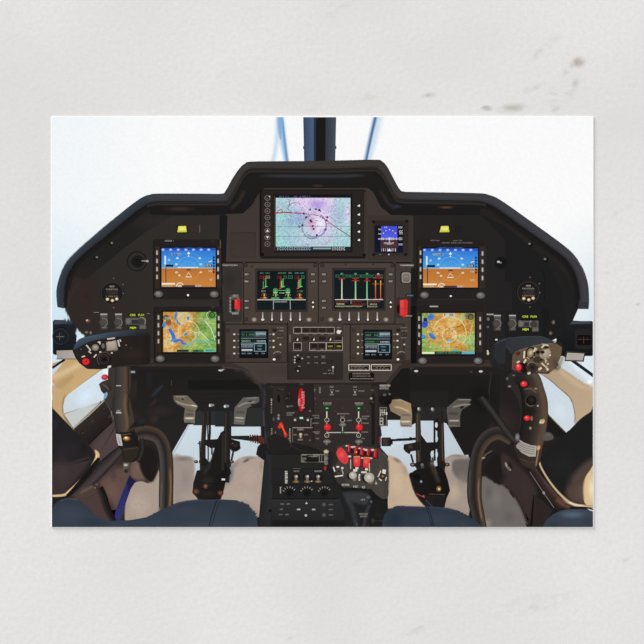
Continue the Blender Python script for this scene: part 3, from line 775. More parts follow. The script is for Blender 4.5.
# ---- standby instrument
tile(355, 190, 80)
P = part('standby_display', 'small square standby flight display with a violet-blue screen')
rect(100, 205, 470, 565, '#38312c', r=16); rect(140, 238, 440, 540, '#2a2522', '#312a27', r=10); frame(145, 242, 434, 532, 5, '#40372f')
for x, y in ((150, 256), (418, 252), (150, 520), (408, 520)): ell(x, y, 13, 13, '#141211')
rect(160, 285, 388, 505, '#15131c', r=8)
part('screen', 'violet-blue sky over dark red ground', P)
rect(165, 392, 380, 500, '#11122c', '#14142c'); rect(210, 290, 340, 396, '#4246cc', '#5560e2'); rect(205, 396, 345, 466, '#432a34', '#4c3030'); rect(205, 466, 345, 494, '#201c2c')
rect(186, 388, 342, 400, '#9a9ad0'); marks(182, 342, 393, 18, '#f2f2fa', 2, .7)
for x0_, x1_, y, h in ((188, 212, 317, 12), (188, 212, 354, 12), (225, 260, 300, 12), (338, 382, 301, 14), (356, 382, 335, 22), (358, 382, 352, 12), (350, 382, 393, 20), (352, 384, 438, 14)):
    marks(x0_, x1_, y, h, '#eeeef8', int(y), .95)
line([(277, 380), (277, 440)], 7, '#d8d8e8'); poly([(277, 405), (300, 440), (254, 440)], '#9a8c94'); marks(232, 316, 428, 14, '#efe6e6', 7, .7)
for i, x in enumerate((214, 230, 246, 262, 280, 298, 312, 326)): line([(x, 470), (x, 494)], 5, '#e2e2ea' if i % 2 else '#a8a0b0')
poly([(277, 470), (292, 492), (262, 492)], '#f4f4f4')
for a in (210, 240, 270, 300, 330): ell(277+55*math.cos(math.radians(a)), 375+55*math.sin(math.radians(a)), 5, 5, '#c8ccf8')
use(P); ell(272, 519, 7, 6, '#b9b6b0'); ell(203, 519, 10, 5, '#3f6a48'); marks(362, 470, 606, 11, '#c8c4be', 1, 1)
screw(148, 600, 9); screw(300, 606, 14)

# ---- yellow annunciators
tile(140, 220, 100)
P = part('warning_light', 'lit yellow annunciator above the left flight display')
rect(236, 34, 304, 82, '#141210'); poly([(247, 39), (297, 38), (301, 78), (240, 79)], '#dbd74e', g=(0, 40, 0, 78, '#cfc93a')); rect(252, 46, 292, 66, '#e8e878')
rect(325, 32, 386, 80, '#332b29', r=3); line([(385, 30), (385, 80)], 4, '#6d6560')
tile(405, 220, 100)
P = part('warning_light', 'lit yellow annunciator above the right flight display')
rect(218, 34, 290, 82, '#141210'); poly([(232, 39), (280, 38), (286, 78), (222, 79)], '#d8d854', g=(0, 40, 0, 78, '#cdca3e')); rect(236, 46, 276, 66, '#e6e77c')
rect(312, 34, 372, 80, '#201d1c', r=3)

# ---- speaker grille plate
tile(220, 180, 80)
part("access_plate", 'thin square brown cover plate left of the centre map display')
rect(85, 420, 285, 625, '#3b322d', '#3f3630', r=6); frame(88, 424, 282, 620, 3, '#2c2522'); [screw(x, y, 7) for x, y in ((110, 430), (270, 430), (108, 605))]
use(PANEL); tile(405, 220, 100); marks(0, 44, 292, 7, '#c8c4be', 2, 1); frame(-20, 340, 30, 400, 6, '#8a847e', r=8)

# ---- engine displays
def eng_case(x0, y0, x1, y1, s, lx, rx, label, tri):
    P = part('display_unit', label)
    rect(x0, y0, x1, y1, '#4a403a', '#463c36', r=6); line([(x0, y0+2), (x1, y0+2)], 5, '#5a4e46'); line([(x0, y1), (x1, y1)], 6, '#26211e'); line([(x0, y0), (x0, y1)], 4, '#2a2421')
    frame(x0+2, y0+2, x1-2, y1-2, 6, '#241f1c', r=16)
    rect(s[0]-14, s[1]-16, s[2]+12, s[3]+14, '#342c28', r=5)
    for y in (157, 202, 328, 372):
        part('label_key', None, P); rect(lx-20, y-14, lx+20, y+14, '#3e352f', r=3); marks(lx-12, lx+12, y, 11, '#d9d5cf', y, 1)
    for y in (157, 202) + (() if tri else (328, 372)):
        part('label_key', None, P); rect(rx-20, y-14, rx+20, y+14, '#3e352f', r=3); marks(rx-12, rx+12, y, 11, '#d9d5cf', y+3, 1)
    part('label_key', None, P); rect(rx-12, 322, rx+12, 380, '#3a312c', r=3); poly([(rx, 328), (rx+8, 342), (rx-8, 342)], '#f4f2ee'); poly([(rx, 376), (rx+8, 362), (rx-8, 362)], '#f4f2ee')
    use(P); return P
tile(220, 250, 100)
P = eng_case(150, 80, 655, 478, (240, 135, 555, 385), 172, 599, 'engine display with green and red gauges, below the centre map', True)
for x, y in ((165, 98), (612, 98), (166, 446), (205, 106)): screw(x, y, 14 if x != 205 else 8)
for x, y in ((310, 92), (490, 90), (206, 408)): ell(x, y, 6, 5, '#6d3a32')
part('screen', 'black screen with green and red engine gauges', P)
rect(240, 135, 555, 385, '#10181b', '#151c1d')
k = 644/644*100/100
def e(x, y): return 240+(x-25)*(315/580), 135+(y-38)*(250/445)
for x0_, x1_, c_ in ((60, 100, '#6f9c96'), (115, 172, '#4f9a6a'), (270, 370, '#5faa80'), (395, 435, '#9ab8b0'), (470, 580, '#62a8a0')): marks(e(x0_, 0)[0], e(x1_, 0)[0], e(0, 62)[1], 9, c_, x0_, .95)
for x0_, x1_, c_ in ((55, 85, '#b8302c'), (262, 290, '#b8302c'), (470, 500, '#b8302c'), (340, 375, '#58b070'), (395, 442, '#4fbf78'), (548, 582, '#5cc080')):
    cd = tuple(int(int(c_[i:i+2], 16)*.72) for i in (1, 3, 5)); frame(*e(x0_, 94), *e(x1_, 124), 2.2, cd); marks(e(x0_+8, 0)[0], e(x1_-6, 0)[0], e(0, 109)[1], 7, cd, x0_, .8)
frame(*e(124, 94), *e(172, 124), 2.5, '#8f7c60'); marks(e(128, 0)[0], e(170, 0)[0], e(0, 109)[1], 8, '#cdbf9a', 3, .9)
for cx, rw, gw in ((100, 20, 0), (302, 26, 0), (512, 24, 0)):
    rect(*e(cx-3, 95), *e(cx+6, 160), '#a02c26'); rect(*e(cx-8, 160), *e(cx+2, 240), '#6f8a4c' if cx != 302 else '#b4382c'); line([e(cx-20, 242), e(cx+10, 236)], 5, '#c0502c')
for cx, g0 in ((124, 138), (312, 150), (330, 130), (538, 135)):
    rect(*e(cx-4, g0), *e(cx+7, 226), '#55b468' if cx != 312 else '#a8c480')
for cx in (124, 330, 538): poly([e(cx-12, 232), e(cx+28, 216), e(cx-5, 205)], '#58c868'); line([e(cx-16, 130), e(cx+12, 130)], 4, '#3fa058')
rect(*e(516, 140), *e(527, 226), '#c8a050')
for cx in (240, 388): 
    ring(*e(cx, 262), 13, 5, '#4a9a5c'); ell(*e(cx, 262), 8, 8, '#6fae78'); line([e(cx-26, 284), e(cx+26, 284)], 5, '#a8e0a0')
line([e(268, 262), e(362, 262)], 4, '#5fb070'); rect(*e(272, 272), *e(362, 306), '#0c1412'); marks(e(285, 0)[0], e(350, 0)[0], e(0, 290)[1], 8, '#c0e0b8', 3, 1)
for cx, c1, c2 in ((105, '#b03a2e', '#d8a850'), (240, '#6fb46c', '#58a060'), (388, '#58a060', '#74b870'), (525, '#b03a2e', '#c8a050')):
    poly([e(cx-58, 355), e(cx-40, 343), e(cx+38, 343), e(cx+54, 354)], c1); poly([e(cx-10, 352), e(cx, 338), e(cx+24, 338), e(cx+30, 352)], c2)
    ell(*e(cx, 322), 15, 10, '#16281a' if c1[1] != 'b' else '#381412'); rect(*e(cx-4, 295), *e(cx+12, 332), '#b8a860'); ring(*e(cx, 322), 15, 3.5, '#7fa878' if c1[1] != 'b' else '#a0402c', 180, 360)
marks(e(72, 0)[0], e(140, 0)[0], e(0, 270)[1], 10, '#8fb4b0', 5, .9); marks(e(500, 0)[0], e(570, 0)[0], e(0, 270)[1], 10, '#6f9890', 6, .9)
line([e(25, 368), e(600, 368)], 5, '#c6cfcb'); line([e(216, 368), e(216, 480)], 4, '#a8b0ac'); line([e(416, 368), e(416, 480)], 4, '#a8b0ac'); marks(e(222, 0)[0], e(378, 0)[0], e(0, 391)[1], 8, '#c2d0c8', 7, 1)

tile(320, 250, 100)
P = eng_case(-12, 80, 485, 478, (92, 130, 412, 378), 26, 455, 'engine display with five tall coloured bars, below the centre map', True)
for x, y in ((14, 100), (466, 100), (12, 444)): screw(x, y, 14)
for x, y in ((165, 92), (345, 92)): ell(x, y, 6, 5, '#2c2622')
part('screen', 'black screen with green, yellow and red bars', P)
rect(92, 130, 412, 378, '#12191c', '#161c1e')
def e(x, y): return 92+(x-48)*(320/570), 130+(y-30)*(248/445)
for x0_, x1_, c_ in ((65, 230, '#5f9c7c'), (235, 345, '#3f9a68'), (350, 480, '#4fa878'), (490, 520, '#5f9a70'), (575, 605, '#7f9c80')):
    cd = tuple(int(int(c_[i:i+2], 16)*.8) for i in (1, 3, 5)); frame(*e(x0_, 84), *e(x1_, 112), 2, cd); marks(e(x0_+6, 0)[0], e(x1_-4, 0)[0], e(0, 97)[1], 8, cd, x0_, .7)
for cx in (135, 292, 423): ell(*e(cx, 72), 9, 7, '#408a62')
ell(*e(552, 80), 8, 9, '#c0b8a8'); ell(*e(552, 95), 14, 8, '#8c2c34')
for cx, w_, y0_, c_, c2_ in ((135, 7, 135, '#b4c0a0', '#d4dac8'), (292, 8, 150, '#78b880', '#a8cc98'), (423, 8, 155, '#5cb070', '#80c488'), (522, 5, 150, '#e8c838', '#d8482c'), (580, 5, 150, '#d8c83c', '#d0402c')):
    rect(*e(cx-w_, y0_), *e(cx+w_, 366), c_, c2_); line([e(cx-20, 368), e(cx+20, 368)], 5, '#dfe4dc')
for cx, y0_, hw in ((135, 130, 36), (292, 124, 36), (292, 152, 42), (423, 154, 34), (522, 188, 40), (580, 190, 36), (522, 120, 26), (580, 122, 26)): line([e(cx-hw, y0_), e(cx+hw, y0_)], 4, '#c03228')
rect(*e(280, 122), *e(304, 152), '#982a26'); rect(*e(410, 120), *e(436, 160), '#a82c28')
for cx in (520, 580): rect(*e(cx, 210), *e(cx+6, 366), '#c8382c')
line([e(55, 370), e(610, 370)], 4.5, '#c9cfcc'); line([e(240, 375), e(240, 420)], 3, '#a8a8a0'); line([e(430, 375), e(430, 460)], 3, '#a8a8a0')
for x0_, x1_, y_, c_ in ((65, 200, 394, '#a83c38'), (250, 370, 394, '#b8382f'), (250, 412, 420, '#b02c28'), (440, 575, 394, '#a84840'), (75, 165, 422, '#e4e0b8'), (250, 410, 432, '#8c2822'), (455, 540, 424, '#e8e4c4'), (62, 370, 448, '#d8d8a0'), (436, 540, 450, '#d8d4a0')):
    marks(e(x0_, 0)[0], e(x1_, 0)[0], e(0, y_)[1], 8 if y_ != 422 else 11, c_, x0_+y_, .95)
for i, (ox, oy) in enumerate(((220, 250), (320, 250))):
    tile(ox, oy, 100)
    for x in ((275, 335, 395, 455, 515) if i == 0 else (128, 188, 249, 308, 369)):
        part('toggle_switch', 'small upright lever with white tip'); ell(x, 452, 15, 10, '#2d2723'); rect(x-4, 400, x+4, 456, '#8d8780', '#d9d5ce', r=2); ell(x, 448, 7 if x not in (275, 128) else 11, 8, '#efece6', '#bdb8b0')
    for x in ((220, 573) if i == 0 else (70, 425)):
        part('knob', 'small round pale knob'); ell(x, 448, 18, 15, '#6a6059'); ell(x, 448, 12, 11, '#b5ab9f', '#8b8278')

# ---- guarded red switches
tile(220, 250, 100)
P = part('guarded_switch', 'red guarded switch in a grey frame left of the engine display')
rect(20, 110, 140, 460, '#34302d', r=8); soft(60, 200, 60, 80, '#2b2725', .6)
rect(58, 290, 128, 415, '#4b4744', r=22); frame(66, 302, 120, 406, 5, '#7d7975', r=20); rect(74, 322, 98, 396, '#211d1b')
for y in range(305, 405, 22): rect(60, y, 71, y+7, '#8d8984')
marks(82, 118, 293, 11, '#cfcbc6', 1, 1); marks(78, 122, 409, 12, '#cfcbc6', 2, 1)
part('red_guard', 'red switch guard', P); rect(93, 318, 134, 380, '#c92226', '#e02a2c', r=5); rect(98, 322, 112, 376, '#f04440', '#d22c2c', r=4); rect(128, 322, 134, 378, '#8a1618')
use(PANEL); tile(220, 250, 100); marks(15, 115, 98, 8, '#d6d2cc', 9, 1)
tile(140, 220, 100)
tile(320, 250, 100)
P = part('guarded_switch', 'red guarded switch right of the bar display')
rect(492, 305, 584, 436, '#342d29', r=6); ell(505, 380, 12, 30, '#15110f')
part('red_guard', 'red switch guard', P); poly([(514, 322), (556, 318), (566, 330), (562, 425), (545, 434), (514, 420)], '#cf2c2e'); poly([(516, 326), (538, 322), (542, 420), (518, 416)], '#e64844', g=(516, 330, 545, 400, '#d83434')); line([(514, 375), (562, 378)], 3, '#b02226')
part('key_plate', 'grey arched plate above the red guard'); rect(518, 138, 588, 216, '#2b2623', r=8); rect(526, 144, 584, 212, '#7d766f', '#6a635d', r=12); frame(530, 148, 580, 208, 4, '#a39c94', r=12); marks(540, 568, 172, 10, '#b5aea5', 3, 1); marks(534, 572, 192, 8, '#8a837b', 4, 1)
use(PANEL); marks(516, 604, 99, 8, '#cfcbc5', 5, 1); ell(578, 293, 30, 10, '#1c2633'); marks(560, 600, 293, 8, '#8fa4b8', 6, 1); marks(555, 594, 425, 9, '#c4c4c4', 7, 1)

# ---- radio control displays
def radio(ox, oy, px0, px1, sx0, sy0, sx1, sy1, bl, br, label, kind):
    tile(ox, oy, 100)
    P = part('radio_display', label)
    rect(px0, 58, px1, 306, '#453b35', '#40372f', r=5); line([(px0, 58), (px1, 58)], 4, '#211c1a'); line([(px0, 306), (px1, 306)], 4, '#322a26'); line([(px0, 58), (px0, 306)], 5, '#2a2320')
    frame(px0+3, 60, px1-3, 304, 5, '#28221f', r=12)
    for x, y in ((px0+22, 98), (px0+20, 272)): screw(x, y, 13)
    for y in (124, 166, 207, 248):
        part('label_key', None, P); ell(bl, y, 8, 7, '#e6e1d8', '#a49c92'); rect(bl+20, y-2, bl+34, y+2, '#9a928a')
    for y in ((124, 166, 207) if 1 else ()):
        part('label_key', None, P); ell(br, y, 8, 7, '#e6e1d8', '#a49c92'); rect(br-28, y-2, br-16, y+2, '#9a928a')
    part('knob', 'rotary tuning knob', P); ell(br+28, 272, 26, 26, '#2b2522', '#3b332e'); ring(br+26, 262, 28, 4, '#8d857c', 200, 320); ell(br+4, 286, 9, 7, '#efece6')
    use(P); marks(br+20, br+64, 82, 6, '#a69e95', 1, .9); marks(br+28, br+64, 102, 6, '#b5ada4', 2, .9); marks(br+24, br+58, 147, 6, '#a69e95', 3, .9); ell(br+44, 190, 6, 6, '#c5beb5'); marks(br-2, br+30, 240, 5, '#9b938a', 4, .9)
    ell(br+6, 98, 14, 12, '#241e1b'); ring(br+42, 125, 16, 4, '#2e2723')
    part('screen', 'dark screen with pale text rows', P)
    w, h = sx1-sx0, sy1-sy0
    def q(u, v): return sx0+u*w, sy0+v*h
    rect(sx0-6, sy0-6, sx1+5, sy1+6, '#0c0b0c', r=4); rect(sx0, sy0, sx1, sy1, '#11161a', '#0e1114')
    rect(*q(.03, .05), *q(.95, .25), '#36474a'); rect(*q(.56, .05), *q(.95, .23), '#5a6d72'); rect(*q(.04, .09), *q(.5, .23), '#122018')
    marks(q(.06, 0)[0], q(.5, 0)[0], q(0, .165)[1], 12, '#5f9c74', 1, .9); marks(q(.58, 0)[0], q(.93, 0)[0], q(0, .13)[1], 11, '#e8f2f4', 2, 1); marks(q(.7, 0)[0], q(.93, 0)[0], q(0, .2)[1], 9, '#2c4c58', 3, 1)
    rect(*q(.03, .29), *q(.95, .31), '#87969a'); rect(*q(.04, .33), *q(.4, .46), '#0d2412'); marks(q(.05, 0)[0], q(.38, 0)[0], q(0, .4)[1], 12, '#5a9c5c' if kind else '#9fc0b4', 4, 1)
    rect(*q(.41, .33), *q(.6, .46), '#1d3a1c' if kind else '#182428'); marks(q(.6, 0)[0], q(.93, 0)[0], q(0, .41)[1], 12, '#cfe0e4', 5, 1); rect(*q(.03, .47), *q(.95, .49), '#93a3a8')
    rect(*q(.03, .52), *q(.49, .54), '#9aa8ac'); marks(q(.05, 0)[0], q(.47, 0)[0], q(0, .6)[1], 13, '#b8c8d8', 6, 1); rect(*q(.05, .70), *q(.45, .77), '#b4bcc4'); 
    frame(*q(.52, .5), *q(.94, .78), 4, '#8fa2a8'); rect(*q(.54, .52), *q(.92, .76), '#122229'); marks(q(.62, 0)[0], q(.8, 0)[0], q(0, .58)[1], 9, '#7ab0bc', 7, 1); marks(q(.64, 0)[0], q(.78, 0)[0], q(0, .7)[1], 9, '#9fc0c8', 8, 1)
    for a, b_ in ((.05, .2), (.26, .42), (.56, .66), (.78, .9)): marks(q(a, 0)[0], q(b_, 0)[0], q(0, .86)[1], 8, '#9fb0b4', int(a*99), 1)
radio(220, 315, 30, 435, 130, 97, 306, 272, 92, 345, 'small radio control screen left of the switch panel', 0)
radio(310, 315, 258, 608, 348, 100, 524, 280, 309, 563, 'small radio control screen right of the switch panel', 1)

# ---- centre switch panel
tile(285, 320, 60)
P = part('switch_panel', 'centre panel of white-outlined switches and legends')
rect(28, 25, 622, 352, '#40362f', '#3c332d', r=4); rect(36, 352, 622, 640, '#2f2a27', '#2c2724'); line([(30, 20), (30, 640)], 9, '#1d1917'); line([(36, 354), (610, 354)], 6, '#231e1c')
frame(92, 78, 530, 142, 5, '#b3a99d', r=4)
for i, x in enumerate((98, 190, 278, 366, 452)):
    part('push_button', 'dark square push button', P); rect(x, 88, x+68, 134, '#241d1a', '#2b2421', r=5)
use(P)
line([(178, 80), (178, 140)], 6, '#b3a99d')
for x in (115, 210, 300, 385, 470): marks(x, x+34, 70 if x != 115 else 72, 7, '#8f857b', x, .8); marks(x, x+40, 155, 8, '#a69c90', x+1, .8)
marks(555, 600, 82, 9, '#c6bcb0', 2, 1)
part('knob', 'white round knob', P); ell(578, 130, 30, 30, '#332a25'); ell(576, 128, 23, 23, '#f2efe8', '#cbc4b8'); rect(590, 112, 606, 128, '#d8d2c8')
for x, c_ in ((190, '#1a1716'), (365, '#1c1816'), (536, '#241e1b')):
    part('push_button', 'dark square push button', P); rect(x, 178, x+70, 222, c_, '#2a2320', r=5)
for x in (132, 308, 486):
    part('toggle_switch', 'switch with bright white tip', P); ell(x, 206, 26, 22, '#211a17'); poly([(x-8, 222), (x+4, 190), (x+10, 198), (x+8, 222)], '#c9c3b8'); ell(x+2, 212, 9, 8, '#f6f2ea', '#d0c9bc')
use(P)
marks(50, 62, 200, 8, '#b8aea2', 1, 1); line([(52, 156), (52, 240)], 5, '#8f857a'); line([(60, 160), (60, 236)], 4, '#6f665c')
frame(92, 242, 178, 328, 5, '#a89e92', r=4); frame(264, 242, 440, 328, 5, '#b3a99d', r=4); frame(446, 242, 618, 328, 5, '#b3a99d', r=4); line([(530, 222), (618, 222)], 4, '#a69c90'); line([(618, 180), (618, 240)], 4, '#a69c90')
for x in (100, 275, 362):
    part('push_button', 'dark square push button', P); rect(x, 254, x+68, 300, '#231c19', r=5); use(P)
for x, s_ in ((452, 1), (542, 2)):
    part('push_button', 'dark push button with yellow lettering', P); rect(x, 252, x+72, 308, '#171513', r=5); marks(x+12, x+60, 282, 18, '#d6cf3c', s_, 1); use(P)
for x, w_ in ((112, 40), (288, 40), (380, 40), (468, 34), (555, 40), (336, 40)): marks(x, x+w_, 316 if x != 336 else 330, 9, '#a79d90', x, .9)
for x, y, w_ in ((235, 396, 32), (312, 396, 42), (392, 388, 38), (392, 404, 38), (238, 462, 26), (312, 460, 42), (392, 462, 42), (140, 496, 32), (410, 574, 116), (462, 540, 30)): marks(x, x+w_, y, 11, '#b3aca2', x+y, .95)
for x, y in ((138, 380), (106, 396), (184, 412), (104, 428), (104, 456), (138, 546)): ell(x, y, 11, 9, '#d4cec4', '#8d857b')
ell(146, 432, 28, 26, '#151110'); ell(154, 440, 10, 9, '#332c28'); line([(515, 500), (515, 560)], 8, '#9a9288'); rect(505, 496, 526, 516, '#c6c0b6'); ell(130, 528, 30, 24, '#241f1c'); ell(138, 546, 9, 8, '#b9b2a8')
for x in (450, 500): soft(x, 440, 26, 30, '#231e1c', .7)
# label plates
tile(338, 328, 62)
for x0_, x1_, sd in ((108, 330, 1), (342, 556, 2)):
    part('label_plate', 'small black label in a white frame' if sd == 1 else 'small label in a white frame next to another')
    rect(x0_, 378, x1_, 442, '#241d1a'); frame(x0_+4, 380, x1_-3, 440, 8, '#d3cabc', r=4)
    marks(x0_+20, x0_+200, 396, 12, '#b5aa9c', sd, .9); marks(x0_+30, x1_-60, 412, 12, '#93897d', sd+3, .8); marks(x0_+20, x1_-30, 428, 11, '#a89e91', sd+5, .7)
part('placard', 'black rounded warning placard with three lines of tiny text')
rect(112, 462, 376, 548, '#14110f', r=24); marks(150, 332, 474, 12, '#b8aea2', 1, 1); marks(150, 340, 500, 11, '#a69c90', 2, 1); marks(128, 368, 526, 12, '#b3a99d', 3, 1)
use(PANEL); marks(432, 545, 596, 13, '#e6dfd4', 4, 1); marks(432, 520, 610, 12, '#c9c0b4', 5, 1)

# ---- outer panel details
def dial(ox, oy, s, cx, cy, label, tint):
    tile(ox, oy, s)
    P = part('dial_gauge', label)
    rect(cx-95, cy-95, cx+95, cy+95, tint, r=16) if False else None
    ell(cx, cy, 76, 72, '#121110'); ell(cx, cy, 66, 62, '#2b2624', '#1a1716'); ring(cx, cy, 70, 5, '#3a3431')
    for i in range(3): rect(cx-42, cy-22+i*16, cx+42, cy-12+i*16, '#191615'); marks(cx-36, cx+36, cy-17+i*16, 9, '#5c5550', i, .9)
    marks(cx-14, cx+14, cy-45, 10, '#c9c4bf', 1, 1); marks(cx-40, cx+36, cy-27, 8, '#aaa29b', 2, 1)
    marks(cx-40, cx+40, cy+20, 8, '#a68e70', 3, .8)
    for dx, dy in ((-30, 38), (2, 46), (30, 36)): ell(cx+dx, cy+dy, 12, 11, '#e8d6ba', '#9a7c58'); ell(cx+dx, cy+dy-2, 5, 4, '#fff6e6')
    for a, b_ in ((70, -58), (72, 0), (10, -98), (10, 92)): ell(cx+a, cy+b_, 6, 5, '#5d534c')
dial(50, 215, 100, 400, 505, 'small round clock on the left outer panel', '#221f1e')
dial(495, 215, 100, 215, 500, 'small round clock on the right outer panel', '#1c1b1b')
part('push_knob', 'black round knob left of the left flight display')
tile(50, 215, 100); ell(565, 300, 42, 40, '#121111', '#1d1b1a'); ring(560, 298, 62, 6, '#191817'); line([(590, 295), (636, 297)], 7, '#8d8a87'); ell(626, 297, 9, 8, '#a09c98')
part('push_knob', 'black round knob right of the right flight display')
tile(495, 200, 100); ell(40, 405, 42, 42, '#100f0f', '#191818'); ell(40, 405, 28, 28, '#151414'); ell(22, 398, 10, 7, '#b9b9b7'); ell(36, 404, 7, 6, '#7a7876')
use(PANEL)
tile(50, 215, 100)
for x, y, b_ in ((398, 180, 1), (302, 272, 1)): ell(x-6, y+2, 14, 14, '#141211'); ell(x, y, 9, 8, '#8e8a7c', '#4d4a42')
ell(230, 518, 18, 16, '#3a2420', '#2c201d')
tile(495, 200, 100)
for x, y in ((222, 282), (322, 380)): ell(x+6, y+4, 18, 17, '#121111'); ell(x, y, 10, 9, '#8e8e8a', '#3d3d3b')
ell(372, 344, 12, 12, '#17171a'); line([(0, 525), (140, 525)], 4, '#262424'); line([(300, 440), (320, 500), (318, 644)], 4, '#151414')
tile(405, 220, 100); rect(528, 400, 690, 590, '#211f1f', r=4)
def toggles(ox, oy, xs, word, word2, tx, flip, nm, hue):
    """two instrument-light knobs on pale plates and one reversion switch with lit legends"""
    tile(ox, oy, 60)
    for x in xs:
        P = part('rotary_switch', 'round switch on a grey plate below the %s clock' % nm)
        rect(x-38, 90-flip, x+40, 120-flip, hue, r=4); rect(x-36, 92-flip, x+38, 106-flip, '#a8a29c', r=3); marks(x-30, x+30, 100-flip, 9, '#d9d5cf', x, 1)
        rect(x-36, 120-flip, x+40, 265-flip, '#4d4845', '#3c3836', r=6); ell(x-4, 186-flip, 46, 42, '#5f5954', '#3d3835'); ring(x-4, 186-flip, 44, 6, '#8a837c', 250, 440); ell(x-8, 186-flip, 22, 24, '#4b4541'); marks(x-16, x+30, 243-flip, 13, '#a09a94', x+3, .9)
    P = part('rotary_switch', 'switch plate with lit yellow-green lettering by the %s clock' % nm)
    y0 = 138 if not flip else 165
    rect(tx-48, y0, tx+170, y0+74, '#5f5a58', '#4b4744', r=10); ell(tx-18, y0+38, 26, 28, '#6d6864'); rect(tx+18, y0+22, tx+90, y0+62, '#2b2c3a', r=6); ring(tx+120, y0+40, 46, 7, '#8f8983', 130 if flip else 250, 290 if flip else 400); ell(tx+120, y0+42, 34, 36, '#3b3836')
    rect(tx+100, y0+74, tx+172, y0+120, '#5a5653', r=6); marks(tx+110, tx+165, y0+98, 12, '#8d8781', 4, .9)
    rect(tx-16, 90-flip+(0 if not flip else 42), tx+158, 124-flip+(0 if not flip else 30), '#15160c', r=4)
    yy = 107 if not flip else 124
    text(word, tx+28, yy, 22, '#c4d83a', wide=1.15); text(word2, tx+118, yy, 22, '#c4d83a', wide=1.1)
    rect(tx-6, yy+118, tx+74, yy+158, '#15160c', r=4); text('MEM', tx+32, yy+138, 23, '#cfe048', wide=1.0)
toggles(90, 305, (148, 305), 'CRS', 'FUN', 430, 0, 'left', '#5d5853')
toggles(490, 305, (78, 240), 'CRS', 'FUN', 350, -14, 'right', '#5a5653')
use(PANEL); tile(90, 305, 60); line([(40, 80), (96, 80)], 5, '#8d8983'); line([(610, 92), (644, 92)], 5, '#8d8983')
tile(490, 305, 60); line([(0, 102), (32, 102)], 6, '#8f8b86'); rect(572, 96, 600, 108, '#6a6865'); ell(598, 156, 9, 9, '#8d8a86')
tile(50, 295, 100); ell(245, 166, 17, 15, '#8d5a4e', '#3a2620'); ell(238, 163, 6, 6, '#d0b0a4'); ell(235, 240, 12, 10, '#8d857c', '#3d3733'); ell(262, 243, 10, 13, '#8a8078', '#3d3733')
tile(495, 290, 100); ell(376, 208, 12, 15, '#7d736a', '#3d3733'); ell(358, 278, 12, 13, '#7d736a', '#3d3733'); ell(330, 185, 8, 8, '#5a5652'); rect(305, 120, 345, 300, '#191818')
tile(405, 295, 100); rect(525, 120, 570, 130, '#9a9690'); ell(536, 155, 9, 12, '#6a6662'); ell(534, 206, 8, 8, '#5a5652'); ell(534, 375, 8, 12, '#b8bc90'); ell(532, 360, 6, 5, '#d8d8c0'); ell(588, 288, 8, 6, '#d9d7d2')
tile(140, 295, 100); marks(10, 24, 128, 12, '#a8b83c', 1)
# ================================================================ centre console
tile(0, 0)
part('center_console', 'black centre console of switches between the pedals')
CON = CUR
poly([(261.5,385),(262,400),(263,420),(266,432),(267,449),(264,461),(262,484),(258.6,527),(386,527),(388,495),(388,456),(380,447),(379,420),(384,412),(387,402),(389,392),(390,385)], '#242120', g=(262, 380, 262, 527, '#1f1f1f'))
rect(266, 383, 376, 385.5, '#2b2522', '#1f1b19')
poly([(273,386),(378,386),(378,450),(330,452),(273,446)], '#2c2725', '#2c2725' and None)
rect(314, 384.5, 371, 446, '#332d2a', '#2d2927'); rect(286, 386, 313, 410, '#252120'); rect(290, 410, 313, 443, '#2b2624')
poly([(258,527),(262,484),(264,461),(267,449),(266,432),(273,432),(275,449),(273,470),(272,500),(270,527)], '#202022', g=(258, 0, 275, 0, '#2a2c2d'))
glow([(263.5, 386), (264.6, 398), (263.5, 410), (264.5, 430), (266.5, 445)], 1.5, '#4a4654', .8)
soft(262, 392, 4, 20, '#2b2829', .5)
tile(260, 375, 80)
for y in (95, 290, 525): ell(90, y, 13, 12, '#1a1715', '#3a342f')
marks(86, 98, 200, 9, '#b9b0a5', 1, 1)
for y in range(190, 305, 14): rect(87, y, 97, y+7, '#b3aaa0' if y < 240 else '#7d766e')
for y in range(430, 500, 13): rect(88, y, 100, y+6, '#9d8f7a')
line([(108, 500), (122, 470), (126, 455)], 4, '#8d7e6a')
line([(45, 640), (45, 590), (60, 560)], 5, '#17151a')
ell(150, 190, 12, 34, '#141110'); ell(150, 120, 12, 10, '#1c1816')
for x, y, w_, c_ in ((210, 188, 30, '#aca59b'), (216, 250, 52, '#8f8880'), (216, 305, 60, '#a59d93'), (216, 322, 46, '#9a9288'), (150, 115, 40, '#5d5751')): marks(x, x+w_, y, 12 if y > 300 else 9, c_, x+y, 1)
ell(238, 145, 6, 6, '#7a3a30'); soft(225, 175, 60, 90, '#1c1918', .5)
ell(335, 75, 20, 9, '#3b4a42', '#2b322e')
line([(262, 424), (424, 424)], 5, '#a39a8e'); line([(262, 424), (262, 540)], 4, '#6f675e'); line([(432, 80), (432, 545)], 5, '#1a1716'); line([(205, 280), (430, 280)], 3, '#1c1917')
for y in range(430, 535, 13): rect(234, y, 246, y+7, '#a89f94')
marks(300, 352, 438, 14, '#c9bfb2', 1, 1); marks(268, 296, 480, 12, '#a39a8e', 2, 1); marks(358, 388, 480, 12, '#a39a8e', 3, 1); marks(305, 345, 520, 13, '#b9b0a4', 4, 1)
rect(316, 345-13, 350, 358, '#1e5c4c', r=3); rect(320, 340, 346, 352, '#d2f2dc'); ell(282, 362, 10, 9, '#b9b3aa'); ell(385, 362, 10, 9, '#b9b3aa'); marks(272, 300, 346, 7, '#6f6860', 4, 1); marks(370, 400, 346, 7, '#6f6860', 5, 1)
ell(402, 290, 9, 8, '#6d6660'); ell(402, 525, 7, 7, '#6a6058')
